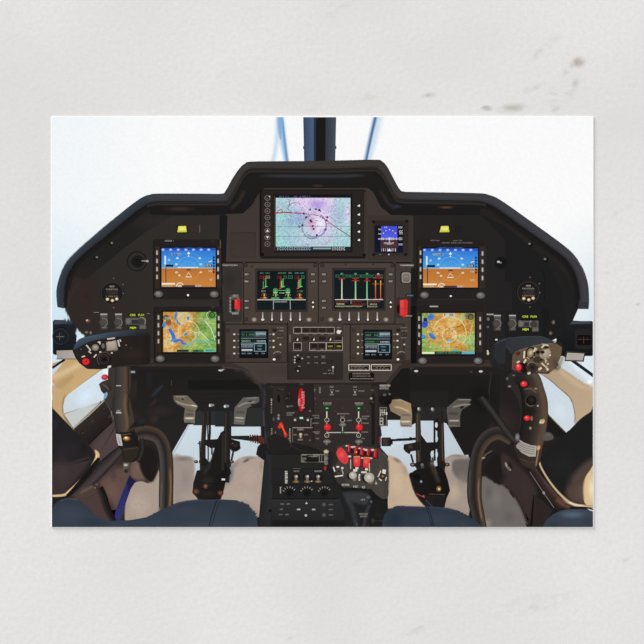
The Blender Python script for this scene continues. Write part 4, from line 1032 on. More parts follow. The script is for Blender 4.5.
part('toggle_switch', 'pale toggle in a lettered frame', CON); ell(327, 486, 26, 18, '#4a4039', '#2f2925'); ell(327, 478, 14, 12, '#e2cdb0', '#9a8468'); rect(320, 485, 334, 505, '#b9a58a')
part('toggle_switch', 'small dark toggle', CON); ell(445, 190, 13, 12, '#6d5a5c', '#1d1817'); ell(450, 235, 14, 14, '#5a3f44', '#17130f'); ell(150, 325, 12, 14, '#8fa09a', '#33302e'); ell(110, 355, 12, 20, '#5a6066', '#26262a'); ell(148, 350, 14, 16, '#a8a29a', '#332f2c')
part('rotor_brake_lever', 'bright red lever on the console edge', CON)
poly([(150, 405), (142, 420), (160, 432), (175, 425), (190, 465), (200, 505), (212, 502), (222, 480), (195, 440), (187, 400), (172, 378), (156, 388)], '#de3220', g=(150, 390, 215, 500, '#c92a20'), sm=False)
glow([(158, 400), (176, 410), (196, 455), (208, 490)], 8, '#ff6a48', .8); line([(215, 505), (240, 560), (262, 590)], 4, '#3d3935')
part('fire_handle', 'red oval handle with white lettering, upright', CON)
ell(333, 202, 34, 104, '#251412'); ell(333, 200, 28, 96, '#d4222a', '#b01820')
for y, c_ in ((140, 1), (160, 2), (180, 3), (200, 4), (222, 5), (244, 6), (262, 7)): marks(335, 358, y, 13, '#f4dada', c_, .9)
for y in (195, 212, 228, 242): marks(308, 326, y, 12, '#f2d2d2', y, .95)
glow([(314, 150), (308, 200), (314, 250)], 5, '#f04a4a', .6)
use(CON)
tile(320, 375, 80)
for x, s_ in ((95, 1), (282, 2)):
    marks(x-16, x+16, 96, 11, '#a89f94', s_, 1); marks(x-16, x+14, 158, 12, '#b9b0a4', s_+1, 1); marks(x+28, x+(62 if s_ == 1 else 76), 129, 11, '#aaa196', s_+4, 1)
    part('toggle_switch', 'small toggle between two legends', CON); poly([(x-16, 114), (x+16, 114), (x+6, 138), (x-6, 138)], '#7d756c'); ell(x, 122, 9, 8, '#3a332f'); ell(x, 140, 6, 9, '#a59c90'); use(CON)
line([(0, 172), (410, 172)], 3, '#26211f'); line([(0, 196), (385, 196)], 3, '#3d3632')
frame(-150, 215, -20, 250, 0.1, '#2c2725') if False else None
marks(-50, -30, 118, 8, '#8d867c', 1, 1); line([(-45, 100), (-45, 140)], 4, '#6d665e')
for y in range(100, 150, 13): rect(-8-0, y, 6, y+7, '#8d857b')
for cx, s_ in ((58, 1), (314, 2)):
    marks(cx-34, cx+34, 228, 16, '#b9b3aa', s_, 1); marks(cx-26, cx+26, 242, 8, '#8d877f', s_+3, 1)
    rect(cx-22, 252, cx+18, 282, '#123a20', r=5); rect(cx-14, 262, cx+10, 273, '#3f9a54'); ell(cx-2, 267, 5, 4, '#a0e0a0')
    line([(cx-3, 292), (cx-3, 500)], 8, '#a89e90'); line([(cx-3, 292), (cx-3, 345)], 9, '#d8cfc0')
    for y in (362, 486):
        part('toggle_switch', 'round toggle on the white flow line', CON); ell(cx-3, y, 20, 19, '#231e1c'); ring(cx-3, y, 17, 6, '#a49b90'); ell(cx-3, y+8, 7, 10, '#6a625b'); use(CON)
    part('toggle_switch', 'grey winged toggle', CON); poly([(cx-34, 535), (cx-16, 520), (cx+12, 520), (cx+32, 535), (cx+20, 548), (cx-22, 550)], '#6d6a66'); ell(cx-3, 536, 15, 13, '#9d9a94', '#55524e'); ell(cx-4, 556, 9, 8, '#6a6763')
    part('push_knob', 'round red knob on the flow line', CON); ell(cx+2, 424, 33, 31, '#4a1012'); ell(cx+2, 421, 29, 28, '#e0303a', '#c41f2a'); ell(cx-4, 412, 11, 9, '#f0525a', '#e0303a')
    use(CON)
line([(55, 463), (312, 463)], 8, '#b8b0a4'); rect(168, 452, 196, 472, '#145030', r=4); ell(182, 461, 7, 5, '#4fae6c'); line([(182, 415), (182, 450)], 7, '#b8b0a4')
for x0_, x1_, y in ((-58, -8, 327), (-50, -6, 345), (-60, -10, 388), (-58, -2, 458), (-44, -8, 470), (-36, -6, 511), (336, 398, 333), (336, 380, 350), (334, 392, 388), (334, 384, 460), (334, 360, 511), (136, 236, 312), (165, 198, 334), (216, 256, 366)):
    marks(x0_, x1_, y, 10, '#a8a095', x0_+y, 1)
line([(-73, 352), (-73, 414)], 4, '#8d867c'); line([(-73, 352), (-60, 352)], 4, '#8d867c'); line([(334, 345), (334, 388)], 3, '#6d665e')
part('toggle_switch', 'round toggle in the middle of the flow lines', CON); ell(182, 362, 22, 20, '#231e1c'); ring(182, 362, 17, 6, '#a49b90'); poly([(150, 400), (170, 386), (196, 386), (214, 400), (196, 414), (168, 414)], '#6d6a66'); ell(182, 400, 14, 12, '#9a978f', '#55524e'); use(CON)
for x, y in ((182, 268), (360, 268), (120, 288), (382, 290)): ell(x, y, 5, 5, '#5d4a42')
# right hand column of the console
line([(428, 160), (428, 560)], 26, '#1a1716'); rect(400, 175, 425, 240, '#1a1716', r=6); ell(412, 188, 12, 12, '#c0bbb4', '#5d5852'); ell(420, 122, 14, 8, '#524a44'); ell(420, 215, 14, 10, '#3a3431')
marks(480, 562, 86, 15, '#efe9df', 1, 1); marks(480, 552, 108, 14, '#d9d2c7', 2, 1)
part('cable_connector', 'black connector plug at the console edge', CON)
poly([(480, 170), (540, 150), (575, 160), (600, 200), (590, 240), (545, 250), (500, 240), (470, 210)], '#171413'); ell(555, 210, 36, 40, '#221f1d', '#100e0d'); ell(520, 160, 14, 12, '#4b5054'); ell(560, 154, 12, 11, '#7d7a74', '#2b2826'); ell(556, 212, 16, 18, '#0e0d0c')
part('legend_plate', 'dark plate with white letters', CON)
poly([(472, 255), (540, 262), (545, 410), (478, 412)], '#2b2725'); frame(482, 262, 535, 405, 4, '#8d877e'); 
line([(492, 275), (488, 330)], 5, '#c9c3b9'); line([(506, 275), (506, 330)], 5, '#b5afa5'); line([(520, 275), (520, 320)], 5, '#c9c3b9'); line([(492, 300), (520, 300)], 4, '#c9c3b9'); rect(480, 344, 510, 404, '#a8a298'); rect(486, 352, 502, 366, '#2b2725'); rect(486, 378, 502, 394, '#2b2725'); rect(528, 300, 542, 320, '#cfc8bd')
use(CON)
# lower console
tile(220, 430, 100)
rect(330, 130, 644, 250, '#232322', r=6); poly([(300, 120), (460, 80), (560, 100), (640, 130), (640, 160), (310, 160)], '#1d1b1b')
poly([(300, 60), (345, 20), (445, 60), (470, 120), (330, 150)], '#211f1e'); glow([(430, 40), (450, 85), (500, 125), (580, 145)], 6, '#35312f', .8)
frame(524, 158, 655, 206, 4, '#7d786f'); 
for x0_, x1_, y in ((530, 560, 160), (570, 620, 172), (528, 556, 184), (600, 640, 160), (528, 545, 198)): marks(x0_, x1_, y, 10, '#b5afa5', x0_, .95)
rect(556, 172, 640, 206, '#191817'); rect(330, 255, 600, 350, '#212121'); rect(600, 255, 900, 350, '#212121')
line([(335, 352), (780, 352)], 5, '#191919'); line([(330, 442), (760, 442)], 6, '#151515'); line([(330, 250), (780, 250)], 4, '#1a1a1a')
for i in range(7): ell(428, 268+i*12, 9, 6, '#b8b3aa' if i % 2 else '#8d8880'); rect(418, 264+i*12, 424, 270+i*12, '#d0cbc2')
for i, x in enumerate((490, 562, 632)):
    part('rotary_switch', 'small brass-tipped selector knob', CON); ell(x, 310, 28, 34, '#191817'); ell(x, 300, 14, 13, '#aaa49a', '#4d4843'); rect(x-8, 308, x+8, 330, '#6f675d'); ell(x, 332, 22, 10, '#a07f5c', '#4a3828'); ell(x+4, 298, 5, 6, '#d5cfc5'); use(CON)
marks(474, 510, 265, 9, '#a8a298', 1, 1); marks(612, 655, 265, 9, '#a8a298', 2, 1); ell(590, 330, 5, 5, '#b9b3a8'); rect(470, 246, 520, 252, '#4d4a45')
for i, (x, w_) in enumerate(((447, 62), (560, 62), (673, 50))):
    part('rotary_switch', 'black selector knob under a fan of tick marks', CON); ell(x, 405, 26, 26, '#0f0e0e', '#1a1918')
    use(CON)
    for a in (200, 225, 250, 275, 300, 325): rr = math.radians(a); line([(x+34*math.cos(rr), 404+30*math.sin(rr)), (x+45*math.cos(rr), 404+42*math.sin(rr))], 5, '#8d8a83')
rect(386, 368, 393, 408, '#9d9890'); line([(386, 368), (398, 368)], 4, '#9d9890')
rect(335, 448, 800, 580, '#2a2a2a', '#242424', r=4); line([(335, 452), (800, 452)], 3, '#343434'); rect(335, 584, 800, 660, '#191919')
ell(322, 520, 10, 10, '#101010')
for x0_, x1_, y in ((390, 412, 476), (428, 452, 476), (385, 406, 510), (378, 404, 544), (420, 444, 544)): marks(x0_, x1_, y, 8, '#9d9992', x0_+y, 1)
poly([(557, 462), (565, 476), (549, 476)], '#c9c6c0'); ell(553, 550, 9, 9, '#aaa7a1'); rect(495, 507, 518, 516, '#b5b2ac', r=3); rect(592, 507, 615, 516, '#b5b2ac', r=3)
for x, y in ((90, 480), (90, 547)):
    tile(310, 430, 100); part('knob', 'small grey knob on the lowest console row', CON); ell(x, y, 15, 14, '#5f5d5a', '#3b3a38'); use(CON)
tile(310, 430, 100)
for y in (480, 512, 547): marks(120, 148, y, 8, '#8f8c86', y, 1)
rect(12, 508, 34, 517, '#9d9a94', r=3)
# switches between console rows, left of the quadrant
part('toggle_switch', 'brass toggle beside the throttle quadrant', CON)
ell(104, 140, 17, 15, '#e2d5b8', '#8d7d5c'); rect(92, 150, 118, 165, '#55504a'); ell(104, 182, 14, 22, '#8d8882', '#4a4642'); ell(104, 212, 12, 14, '#6d6965'); ell(98, 246, 10, 18, '#c03038', '#5a1a1c')
use(CON); frame(60, 158, 95, 205, 4, '#8d877d'); marks(10, 50, 170, 9, '#a59f95', 1, 1); marks(30, 75, 265, 10, '#a8a298', 2, 1)

# ================================================================ throttle quadrant
P = part('throttle_quadrant', 'olive-grey control head with red knobs on the collective lever')
Q = P
poly([(215, 390), (390, 395), (430, 440), (500, 450), (505, 600), (480, 640), (260, 640), (240, 520)], '#161718')
poly([(155, 130), (170, 105), (235, 92), (380, 110), (440, 118), (455, 135), (490, 160), (505, 200), (508, 300), (506, 400), (500, 440), (470, 445), (430, 420), (395, 380), (300, 372), (215, 368), (175, 340), (155, 290), (145, 240), (148, 170)], '#3b3733', g=(150, 130, 500, 400, '#45403b'))
poly([(145, 240), (155, 290), (175, 340), (215, 368), (300, 374), (395, 382), (430, 422), (468, 447), (500, 440), (498, 462), (440, 450), (400, 410), (300, 398), (210, 392), (165, 350), (140, 290)], '#191817')
poly([(440, 118), (490, 160), (505, 200), (508, 300), (505, 420), (470, 440), (445, 400), (440, 300), (450, 200)], '#4a443e', g=(440, 0, 508, 0, '#3d3834'))
glow([(455, 140), (488, 168), (503, 210), (506, 300), (504, 400)], 5, '#6a6258', .6)
soft(200, 320, 60, 60, '#2b2826', .6); poly([(150, 120), (170, 108), (180, 200), (160, 230), (146, 220)], '#2a2725'); soft(330, 160, 110, 50, '#241f1e', .7)
part('red_knob', 'large red pear-shaped knob', Q)
fpoly([(172, 135), (190, 114), (210, 118), (232, 145), (246, 180), (244, 208), (225, 220), (200, 205), (180, 180), (170, 155)], '#d83a3e', 4); soft(203, 158, 26, 30, '#ee5c58', .8, rot=30); soft(228, 200, 16, 16, '#c22c34', .7)
part('red_guard', 'row of five small red switch guards', Q)
for x0_, y0_, x1_, y1_ in ((242, 92, 262, 145), (284, 102, 308, 160), (322, 110, 348, 165), (364, 118, 388, 168), (410, 122, 434, 180)):
    rect(x0_-2, y0_+2, x1_+4, y1_+4, '#4d0f12', r=4); poly([(x0_+4, y0_), (x1_, y0_+4), (x1_-5, y1_), (x0_, y1_-6)], '#c4242c', g=(x0_, 0, x1_, 0, '#951a22')); line([(x0_+7, y0_+6), (x0_+6, y1_-10)], 5, '#e0484e')
use(Q)
for x, y, r_ in ((272, 110, 11), (285, 108, 8), (318, 118, 8), (360, 128, 12), (348, 122, 8), (402, 128, 12), (236, 102, 9), (392, 182, 10), (255, 170, 12), (335, 180, 9), (300, 142, 6)): ell(x, y, r_, r_*.6, '#e9e2d6', '#a39b90')
for x, y in ((270, 135), (312, 140), (355, 150), (395, 158)): rect(x-8, y-14, x+8, y+14, '#1b1817', r=4)
for x, y in ((302, 205), (364, 212)):
    part('red_knob', 'red barrel-shaped knob', Q); rect(x-26, y-30, x+26, y+40, '#3f1012', r=12); rect(x-22, y-36, x+22, y+32, '#e04a44', '#d02f34', r=12); soft(x-4, y-8, 16, 22, '#fa766a', .7); rect(x-20, y-38, x+20, y-30, '#c09050', r=3); rect(x-10, y+34, x+10, y+48, '#d8d0c2', r=3)
for x, y, r_ in ((276, 292, 25), (381, 306, 33)):
    part('pale_knob', 'round pale grey knob', Q); ell(x+10, y+26, r_*.8, r_*.7, '#8d7e6c', '#3a332c'); ell(x-16, y+4, r_, r_*.9, '#1e1b1a'); ell(x, y, r_, r_*.96, '#c6c0b4', '#a39c90'); ell(x-3, y-4, r_*.4, r_*.4, '#d6d0c4', '#c3bcb0')
use(Q)
line([(262, 190), (262, 250)], 6, '#b8b0a2'); line([(383, 215), (383, 268)], 6, '#c9b9a0'); rect(330, 266, 366, 278, '#c9d0b0', r=3); rect(278, 252, 304, 268, '#d8d2c6', r=3)
for x, y in ((318, 290), (318, 320), (316, 305)): rect(x-5, y-6, x+5, y+6, '#d9d3c7')
part('hat_switch', 'square hat switch in a white frame', Q)
rect(152, 234, 216, 300, '#332e2a', r=5); line([(160, 300), (214, 292)], 9, '#d6cfc2'); line([(150, 238), (160, 268)], 8, '#d6cfc2'); line([(170, 238), (188, 236)], 10, '#e9e3d8'); rect(200, 238, 216, 252, '#c9c2b5'); ell(186, 265, 20, 18, '#6d6250', '#2b2622'); ell(186, 266, 8, 8, '#17130f'); line([(206, 256), (214, 284)], 6, '#b8b0a2')
part('hat_switch', 'round hat switch with curved white marks', Q)
line([(438, 302), (456, 262)], 7, '#cfc8bb'); poly([(468, 252), (490, 256), (486, 284), (464, 278)], '#d9d2c6', sm=False); ell(468, 298, 20, 17, '#2a2420'); ell(468, 298, 12, 10, '#b07a48', '#4d3524'); line([(444, 314), (462, 326)], 7, '#d9d2c6'); line([(486, 326), (493, 302)], 6, '#cfc8bb'); ell(426, 344, 7, 7, '#b5aa9a'); ell(424, 330, 4, 4, '#8d857a')
use(Q)
marks(204, 254, 353, 13, '#e6e0d5', 1, 1); marks(278, 310, 364, 13, '#e6e0d5', 2, 1); marks(335, 356, 368, 13, '#e6e0d5', 3, 1)
P = part('collective_grip', 'black grip below the throttle quadrant')
fpoly([(195, 400), (280, 388), (370, 400), (395, 440), (400, 480), (385, 560), (375, 660), (262, 660), (240, 560), (205, 480), (190, 440)], '#1f1f20', 6)
fpoly([(215, 405), (300, 398), (365, 408), (385, 440), (360, 480), (300, 470), (240, 450)], '#343638', 20)
glow([(235, 440), (270, 500), (290, 570), (296, 640)], 26, '#3a3c3e', .8, ends=False); glow([(385, 480), (360, 540), (345, 640)], 16, '#45474a', .6, ends=False); soft(310, 545, 30, 60, '#252527', .6)
marks(315, 372, 540, 10, '#a8a296', 1, 1); marks(322, 368, 556, 10, '#a8a296', 2, 1); marks(328, 356, 449, 9, '#b5b2aa', 3, 1)
part('push_button', 'round black button on the grip', P); ell(374, 432, 18, 15, '#5f6264', '#2b2d2e'); ell(398, 462, 13, 12, '#6a6a68', '#2f2f2e')
use(P); poly([(400, 450), (455, 450), (500, 470), (500, 600), (480, 640), (385, 640), (400, 540)], '#1b1b1c'); ell(404, 585, 14, 20, '#3b3835', '#232120'); line([(405, 585), (470, 585)], 4, '#38342f'); ell(440, 545, 30, 24, '#232221', '#1b1b1c'); line([(300, 600), (305, 612)], 6, '#5a5855')

# ================================================================ rudder pedals and brackets
def bracket(pts, shade, hl, name_label):
    part('steel_bracket', name_label); pts and poly(pts, shade[0], g=shade[1])
    for a in hl: glow(*a)
tile(140, 360, 100)
bracket([(213, 228), (305, 228), (374, 298), (356, 330), (352, 408), (285, 402), (282, 372), (290, 310), (240, 285), (218, 262)], ('#5d554a', (215, 230, 370, 400, '#7d7365')),
        [([(222, 236), (300, 236)], 8, '#978b7c', .8), ([(225, 262), (280, 285), (345, 295)], 9, '#b9ab97', .7), ([(330, 290), (368, 300)], 7, '#f0e8d8', .9), ([(286, 375), (352, 375)], 9, '#e6ddca', .9), ([(292, 320), (350, 330)], 12, '#544c43', .7), ([(288, 350), (350, 352)], 14, '#453e37', .7), ([(290, 396), (348, 400)], 7, '#5d554b', .7)], 'bent steel bracket, far left of the four')
ell(275, 252, 7, 5, '#2b2622')
tile(180, 380, 100)
bracket([(408, 112), (510, 108), (510, 140), (432, 182), (420, 250), (415, 288), (346, 284), (350, 190), (352, 176)], ('#5a5652', (410, 110, 380, 280, '#67635d')),
        [([(420, 118), (505, 114)], 7, '#8b8781', .8), ([(365, 175), (420, 150), (490, 140)], 9, '#a09c94', .7), ([(350, 242), (418, 246)], 8, '#c4bfb4', .9), ([(354, 206), (424, 210)], 16, '#46433f', .7), ([(352, 262), (414, 268)], 5, '#a8a39a', .7)], 'bent steel bracket beside the left pedals, nearest the console')
for x, y in ((452, 138), (468, 158)): ell(x, y, 14, 5, '#2b2825', rot=-8)
tile(400, 380, 100)
bracket([(-30, 130), (0, 120), (75, 190), (78, 230), (75, 300), (5, 300), (0, 280), (5, 235), (-60, 200), (-70, 160)], ('#86735a', (0, 120, 70, 300, '#8f8270')),
        [([(-10, 150), (40, 185), (70, 200)], 14, '#b09a78', .8), ([(2, 268), (74, 268)], 10, '#e2d2b4', .9), ([(5, 225), (74, 225)], 10, '#5d5142', .7), ([(5, 292), (72, 296)], 6, '#4d453b', .7)], 'bent brass-toned bracket beside the right pedals, nearest the console')
tile(310, 315, 100)
poly([(530, 545), (580, 540), (650, 570), (655, 644), (600, 620), (545, 600), (520, 575)], '#8d7558', g=(530, 545, 640, 620, '#a08a6c')); glow([(540, 590), (590, 600), (644, 625)], 9, '#d2b88c', .8); glow([(545, 552), (590, 552), (640, 580)], 6, '#b59d7c', .7)
tile(400, 380, 100)
bracket([(370, 120), (460, 122), (460, 132), (440, 148), (460, 155), (400, 190), (386, 230), (388, 300), (312, 305), (306, 245), (300, 190), (305, 175)], ('#5a554e', (370, 120, 340, 300, '#58534c')),
        [([(372, 126), (456, 127)], 5, '#a09a90', .8), ([(330, 178), (400, 160), (455, 158)], 9, '#9a948a', .8), ([(310, 262), (386, 262)], 9, '#bdb6aa', .9), ([(350, 140), (440, 142)], 5, '#4a4540', .8), ([(308, 292), (386, 298)], 5, '#807a70', .7), ([(306, 215), (380, 218)], 14, '#3d3935', .8)], 'bent steel bracket, far right of the four')
ell(398, 176, 13, 8, '#1c1917', rot=-20)

def bolt(x, y, r=13): ell(x, y, r*1.3, r, '#2b211b'); ell(x-2, y-1, r*.8, r*.6, '#a07f5f', '#5d4636')
tile(180, 380, 100)
P = part('rudder_pedals', 'left-hand pair of black rudder pedals and linkage')
for x, y in ((200, 162), (296, 168)): ell(x, y, 14, 13, '#9aa0a2', '#3d3f40'); ell(x-8, y+2, 6, 9, '#d5dadb'); ell(x+14, y, 7, 8, '#7d8284')
line([(158, 200), (160, 240), (150, 400), (150, 600)], 30, '#26211e'); 
line([(192, 200), (192, 340), (186, 420)], 14, '#1d1a19'); line([(178, 290), (182, 480), (180, 560)], 8, '#2b2a2a'); line([(206, 390), (205, 480)], 10, '#211e1d')
poly([(160, 385), (250, 380), (260, 340), (290, 320), (300, 300), (330, 300), (330, 380), (380, 395), (390, 440), (380, 450), (355, 462), (330, 455), (320, 430), (260, 430), (200, 440), (165, 420)], '#1e1b1a')
poly([(288, 200), (315, 200), (325, 420), (318, 660), (275, 660), (278, 430)], '#2a2521', g=(285, 0, 325, 0, '#1c1a19'))
poly([(250, 360), (290, 330), (285, 520), (270, 644), (150, 644), (180, 560), (215, 480), (235, 420)], '#1c1a19')
line([(345, 450), (335, 500), (320, 560)], 12, '#2b2827'); poly([(335, 400), (385, 395), (390, 440), (365, 460), (335, 450)], '#191716'); ell(358, 420, 22, 16, '#2f2c2a', '#1e1b1a')
line([(320, 366), (440, 378)], 14, '#1d1c1e'); poly([(325, 360), (445, 358), (450, 392), (400, 385), (325, 378)], '#222022')
part('rubber_boot', 'ribbed dark red boot on the pedal rod', P)
poly([(440, 372), (470, 360), (500, 360), (540, 352), (545, 410), (520, 412), (490, 395), (455, 392)], '#40231f', g=(450, 0, 540, 0, '#5a2a24'))
for i in range(4): line([(452+i*15, 352+i*0), (456+i*15, 398+i*4)], 7, '#1e1817')
line([(520, 360), (500, 520)], 2, '#1f1a18') if False else None
part('console_edge_trim', 'black trim strip', CON); tile(180, 380, 100); poly([(520, 300), (545, 300), (545, 380), (522, 360)], '#1d1b1b'); poly([(500, 430), (520, 410), (548, 410), (558, 440), (548, 540), (545, 520), (490, 480)], '#1d1b1b')
use(P)
tile(180, 380, 100)
poly([(140, 590), (120, 600), (105, 644), (290, 644), (330, 600), (318, 560), (275, 560), (200, 600)], '#191716')
line([(150, 210), (148, 400)], 6, '#3b332d'); line([(296, 210), (292, 600)], 6, '#3b342f'); glow([(225, 500), (200, 580), (180, 640)], 16, '#2f2b28', .9)
bolt(122, 408, 6); bolt(104, 526, 10); bolt(334, 526, 10); ell(150, 525, 28, 26, '#1e1a18'); bolt(340, 410, 6)
tile(130, 430, 100)
part('pedal_base', 'dark rounded casting at the foot of the left pedals', P)
poly([(430, 262), (480, 250), (500, 200), (620, 210), (622, 290), (610, 350), (600, 400), (565, 445), (440, 446), (402, 405), (408, 340)], '#201d1b', g=(410, 0, 600, 0, '#161413'))
ell(425, 395, 24, 20, '#6f4a38', '#2b1f1a'); ell(582, 405, 20, 18, '#7d4a34', '#2b1a14'); ell(487, 360, 15, 15, '#c07a58', '#4d2f24'); soft(500, 330, 60, 50, '#2b2724', .8); line([(440, 340), (590, 345)], 6, '#161413'); glow([(470, 290), (520, 215), (560, 150)], 22, '#2e2a28', .9); soft(500, 410, 70, 26, '#26221f', .8); rect(590, 312, 612, 324, '#d5dde2')
use(P); poly([(560, 60), (600, 10), (608, 200), (590, 280), (530, 300), (520, 200)], '#1b1918'); line([(600, 20), (598, 260)], 18, '#2a2623'); line([(450, 70), (455, 260)], 10, '#2c2725')

tile(400, 380, 100)
P = part('rudder_pedals', 'right-hand pair of black rudder pedals and linkage')
for x, y in ((122, 188), (210, 190)): ell(x, y, 13, 16, '#8d8f8c', '#3d3d3c'); ell(x-4, y-4, 5, 7, '#d0d0cc')
poly([(100, 210), (130, 210), (136, 350), (134, 580), (105, 580), (100, 420)], '#2f2822', g=(100, 0, 136, 0, '#3d332b'))
line([(112, 220), (112, 400), (124, 560)], 7, '#55483b'); poly([(255, 200), (280, 200), (286, 420), (290, 560), (285, 640), (250, 640), (250, 420), (248, 300)], '#25201d'); line([(270, 280), (272, 420), (276, 540)], 8, '#4a3f34')
line([(222, 262), (224, 520)], 12, '#1d1a19'); line([(218, 262), (218, 420)], 5, '#35302d'); poly([(225, 250), (250, 250), (250, 640), (238, 520), (240, 330), (225, 320)], '#1b1918'); 
for a, b_, w_, h_ in ((234, 290, 9, 18), (236, 378, 8, 18), (236, 480, 8, 20)): ell(a, b_, w_, h_, '#c6d0d6')
poly([(134, 350), (160, 385), (172, 402), (245, 400), (245, 440), (200, 460), (200, 540), (240, 640), (130, 640), (132, 450)], '#1c1918'); poly([(25, 415), (80, 405), (130, 395), (130, 450), (70, 460), (60, 478), (35, 462), (22, 445)], '#211d1b'); ell(66, 430, 18, 16, '#4a3d34', '#2b2420')
line([(70, 478), (85, 530)], 12, '#231f1d'); line([(-20, 385), (60, 382), (100, 378)], 16, '#1e1d1e'); ell(68, 378, 12, 10, '#141313'); line([(205, 470), (215, 560), (240, 640)], 14, '#2f2925')
bolt(82, 545, 14); bolt(305, 545, 12); ell(120, 548, 26, 22, '#1f1b19'); ell(272, 545, 24, 24, '#1f1b19'); ell(144, 560, 14, 26, '#4a5054', '#241f1d'); ell(206, 478, 9, 22, '#c4cdd2'); ell(142, 545, 9, 9, '#6f6a66')
tile(310, 430, 100)
part('rod_end', 'thin black control rod end', P); line([(520, 66), (560, 64), (660, 60)], 14, '#1c1b1c'); rect(460, 48, 522, 104, '#2b2422', '#211d1b', r=8); rect(470, 52, 500, 98, '#3b332f'); rect(516, 62, 532, 92, '#17130f'); line([(448, 40), (452, 100)], 7, '#7a3a3e'); rect(440, 34, 456, 110, '#2a2324') ; line([(449, 45), (453, 98)], 6, '#8d4448')
tile(400, 430, 100)
part('pedal_base', 'dark angular casting at the foot of the right pedals', P)
poly([(62, 290), (90, 262), (120, 250), (250, 230), (290, 270), (310, 330), (322, 390), (300, 440), (285, 500), (225, 500), (190, 480), (130, 430), (100, 400), (85, 350)], '#1b1817', g=(62, 0, 320, 0, '#13110f'))
ell(78, 290, 20, 18, '#161413'); ell(136, 332, 8, 8, '#7d94a4'); ell(250, 378, 18, 20, '#a87c48', '#4a3624'); ell(252, 380, 7, 7, '#e8c890'); glow([(190, 200), (225, 280), (255, 345)], 22, '#3d3429', .9); glow([(200, 180), (240, 290)], 6, '#5a4c3c', .7)
line([(185, 412), (290, 416)], 6, '#4a3c30'); poly([(150, 420), (290, 424), (282, 500), (220, 500), (180, 470)], '#211c1b'); line([(105, 410), (160, 436)], 6, '#a03a34'); soft(150, 425, 14, 8, '#b8847a', .8); line([(165, 450), (205, 492)], 5, '#3c3f6a'); soft(240, 470, 30, 20, '#2f2724', .7); ell(110, 300, 24, 20, '#100f0e')
poly([(210, 495), (290, 495), (280, 440), (222, 440)], '#1d1a1b')

# ================================================================ side bolsters
tile(50, 370, 100)
part('side_bolster', 'black padded side bolster with tan piping, left edge')
fpoly([(-10, 235), (18, 248), (60, 290), (140, 372), (240, 470), (290, 540), (285, 580), (255, 644), (170, 740), (90, 810), (15, 820), (-10, 600)], '#211f20', 4)
soft(70, 620, 90, 100, '#3a3032', .8); soft(110, 520, 110, 90, '#28262a', .8); soft(220, 500, 40, 50, '#1b191a', .7); soft(30, 350, 30, 60, '#2a282b', .7)
tile(50, 430, 100)
fpoly([(15, 230), (100, 220), (230, 180), (255, 200), (190, 290), (120, 370), (90, 410), (15, 415)], '#3a2f31', 30); soft(80, 270, 70, 90, '#443739', .6)
tube([(288, 128), (306, 160), (290, 205), (245, 270), (180, 340), (120, 395), (90, 418), (15, 424)], [6, 15, 12, 9, 8, 8, 9, 8], [(-1, '#a08658'), (-.3, '#d8c08e'), (.3, '#d4ba8a'), (1, '#8d7650')])
glow([(300, 150), (296, 185), (260, 245)], 6, '#f0deb4', .8); line([(290, 125), (286, 150)], 5, '#6d5a44')
part('seat_rail', 'dark rail running beside the left bolster')
tube([(470, 110), (400, 180), (330, 250), (250, 330), (170, 410)], [22, 34, 40, 40, 30], [(-1, '#1f1b1b'), (-.4, '#453c3f'), (.1, '#3a3336'), (1, '#171413')])
tube([(315, 180), (270, 250), (205, 330), (140, 400), (110, 425)], [10, 18, 18, 14, 10], [(-1, '#211c1c'), (0, '#151212'), (1, '#1c1716')])
poly([(170, 400), (210, 370), (290, 350), (300, 400), (250, 440), (190, 440)], '#4a3c36'); glow([(190, 410), (240, 380), (280, 360)], 14, '#6d5c50', .7)
tube([(320, 370), (345, 430), (365, 500), (410, 590)], [22, 24, 24, 20], [(-1, '#120f0e'), (0, '#1f1a19'), (1, '#3a302d')]); ell(302, 350, 18, 16, '#5f564d', '#2b2422'); ell(290, 372, 10, 9, '#7d7468', '#2b2422'); ell(335, 378, 10, 12, '#17120f')

tile(495, 360, 100)
part('side_bolster', 'black padded side bolster with tan edge, right side')
fpoly([(645, 320), (615, 335), (550, 380), (460, 470), (380, 540), (330, 580), (295, 640), (290, 700), (340, 790), (400, 870), (480, 920), (560, 925), (645, 900)], '#1d1c1d', 4)
tile(495, 430, 100)
soft(440, 230, 150, 110, '#212122', .8); fpoly([(630, 180), (580, 210), (530, 260), (490, 310), (460, 380), (470, 440), (520, 472), (575, 480), (645, 480), (645, 180)], '#4d4039', 36); soft(560, 400, 70, 80, '#5c4b41', .8); soft(480, 330, 30, 60, '#2b2627', .6)
fpoly([(645, 235), (610, 262), (580, 310), (568, 370), (570, 430), (585, 480), (645, 500)], '#d9be92', 6); soft(625, 380, 40, 100, '#f2e0b8', .9); glow([(575, 320), (568, 380), (572, 450)], 8, '#9d8460', .8)
tube([(285, 185), (292, 230), (330, 300), (380, 370), (430, 425), (480, 468), (540, 488), (600, 492), (645, 495)], [6, 7, 7, 8, 9, 12, 11, 8, 8], [(-1, '#8d7556'), (0, '#d8c09a'), (1, '#5f4d3c')])
glow([(470, 462), (520, 482), (580, 485)], 8, '#f5e4c0', .9)
part('seat_rail', 'brown rail beside the right bolster')
poly([(60, 130), (150, 180), (230, 250), (300, 330), (380, 430), (440, 510), (470, 560), (440, 640), (210, 640), (150, 480), (60, 360), (-10, 340), (-10, 60)], '#241e1d', g=(-10, 60, 400, 600, '#1b1817'))
fpoly([(60, 150), (140, 220), (220, 300), (270, 400), (240, 480), (215, 600), (170, 500), (110, 400), (50, 340), (30, 220)], '#362b2a', 30); soft(190, 380, 50, 90, '#3b2f2e', .6); soft(40, 300, 60, 60, '#1f1a1a', .7)
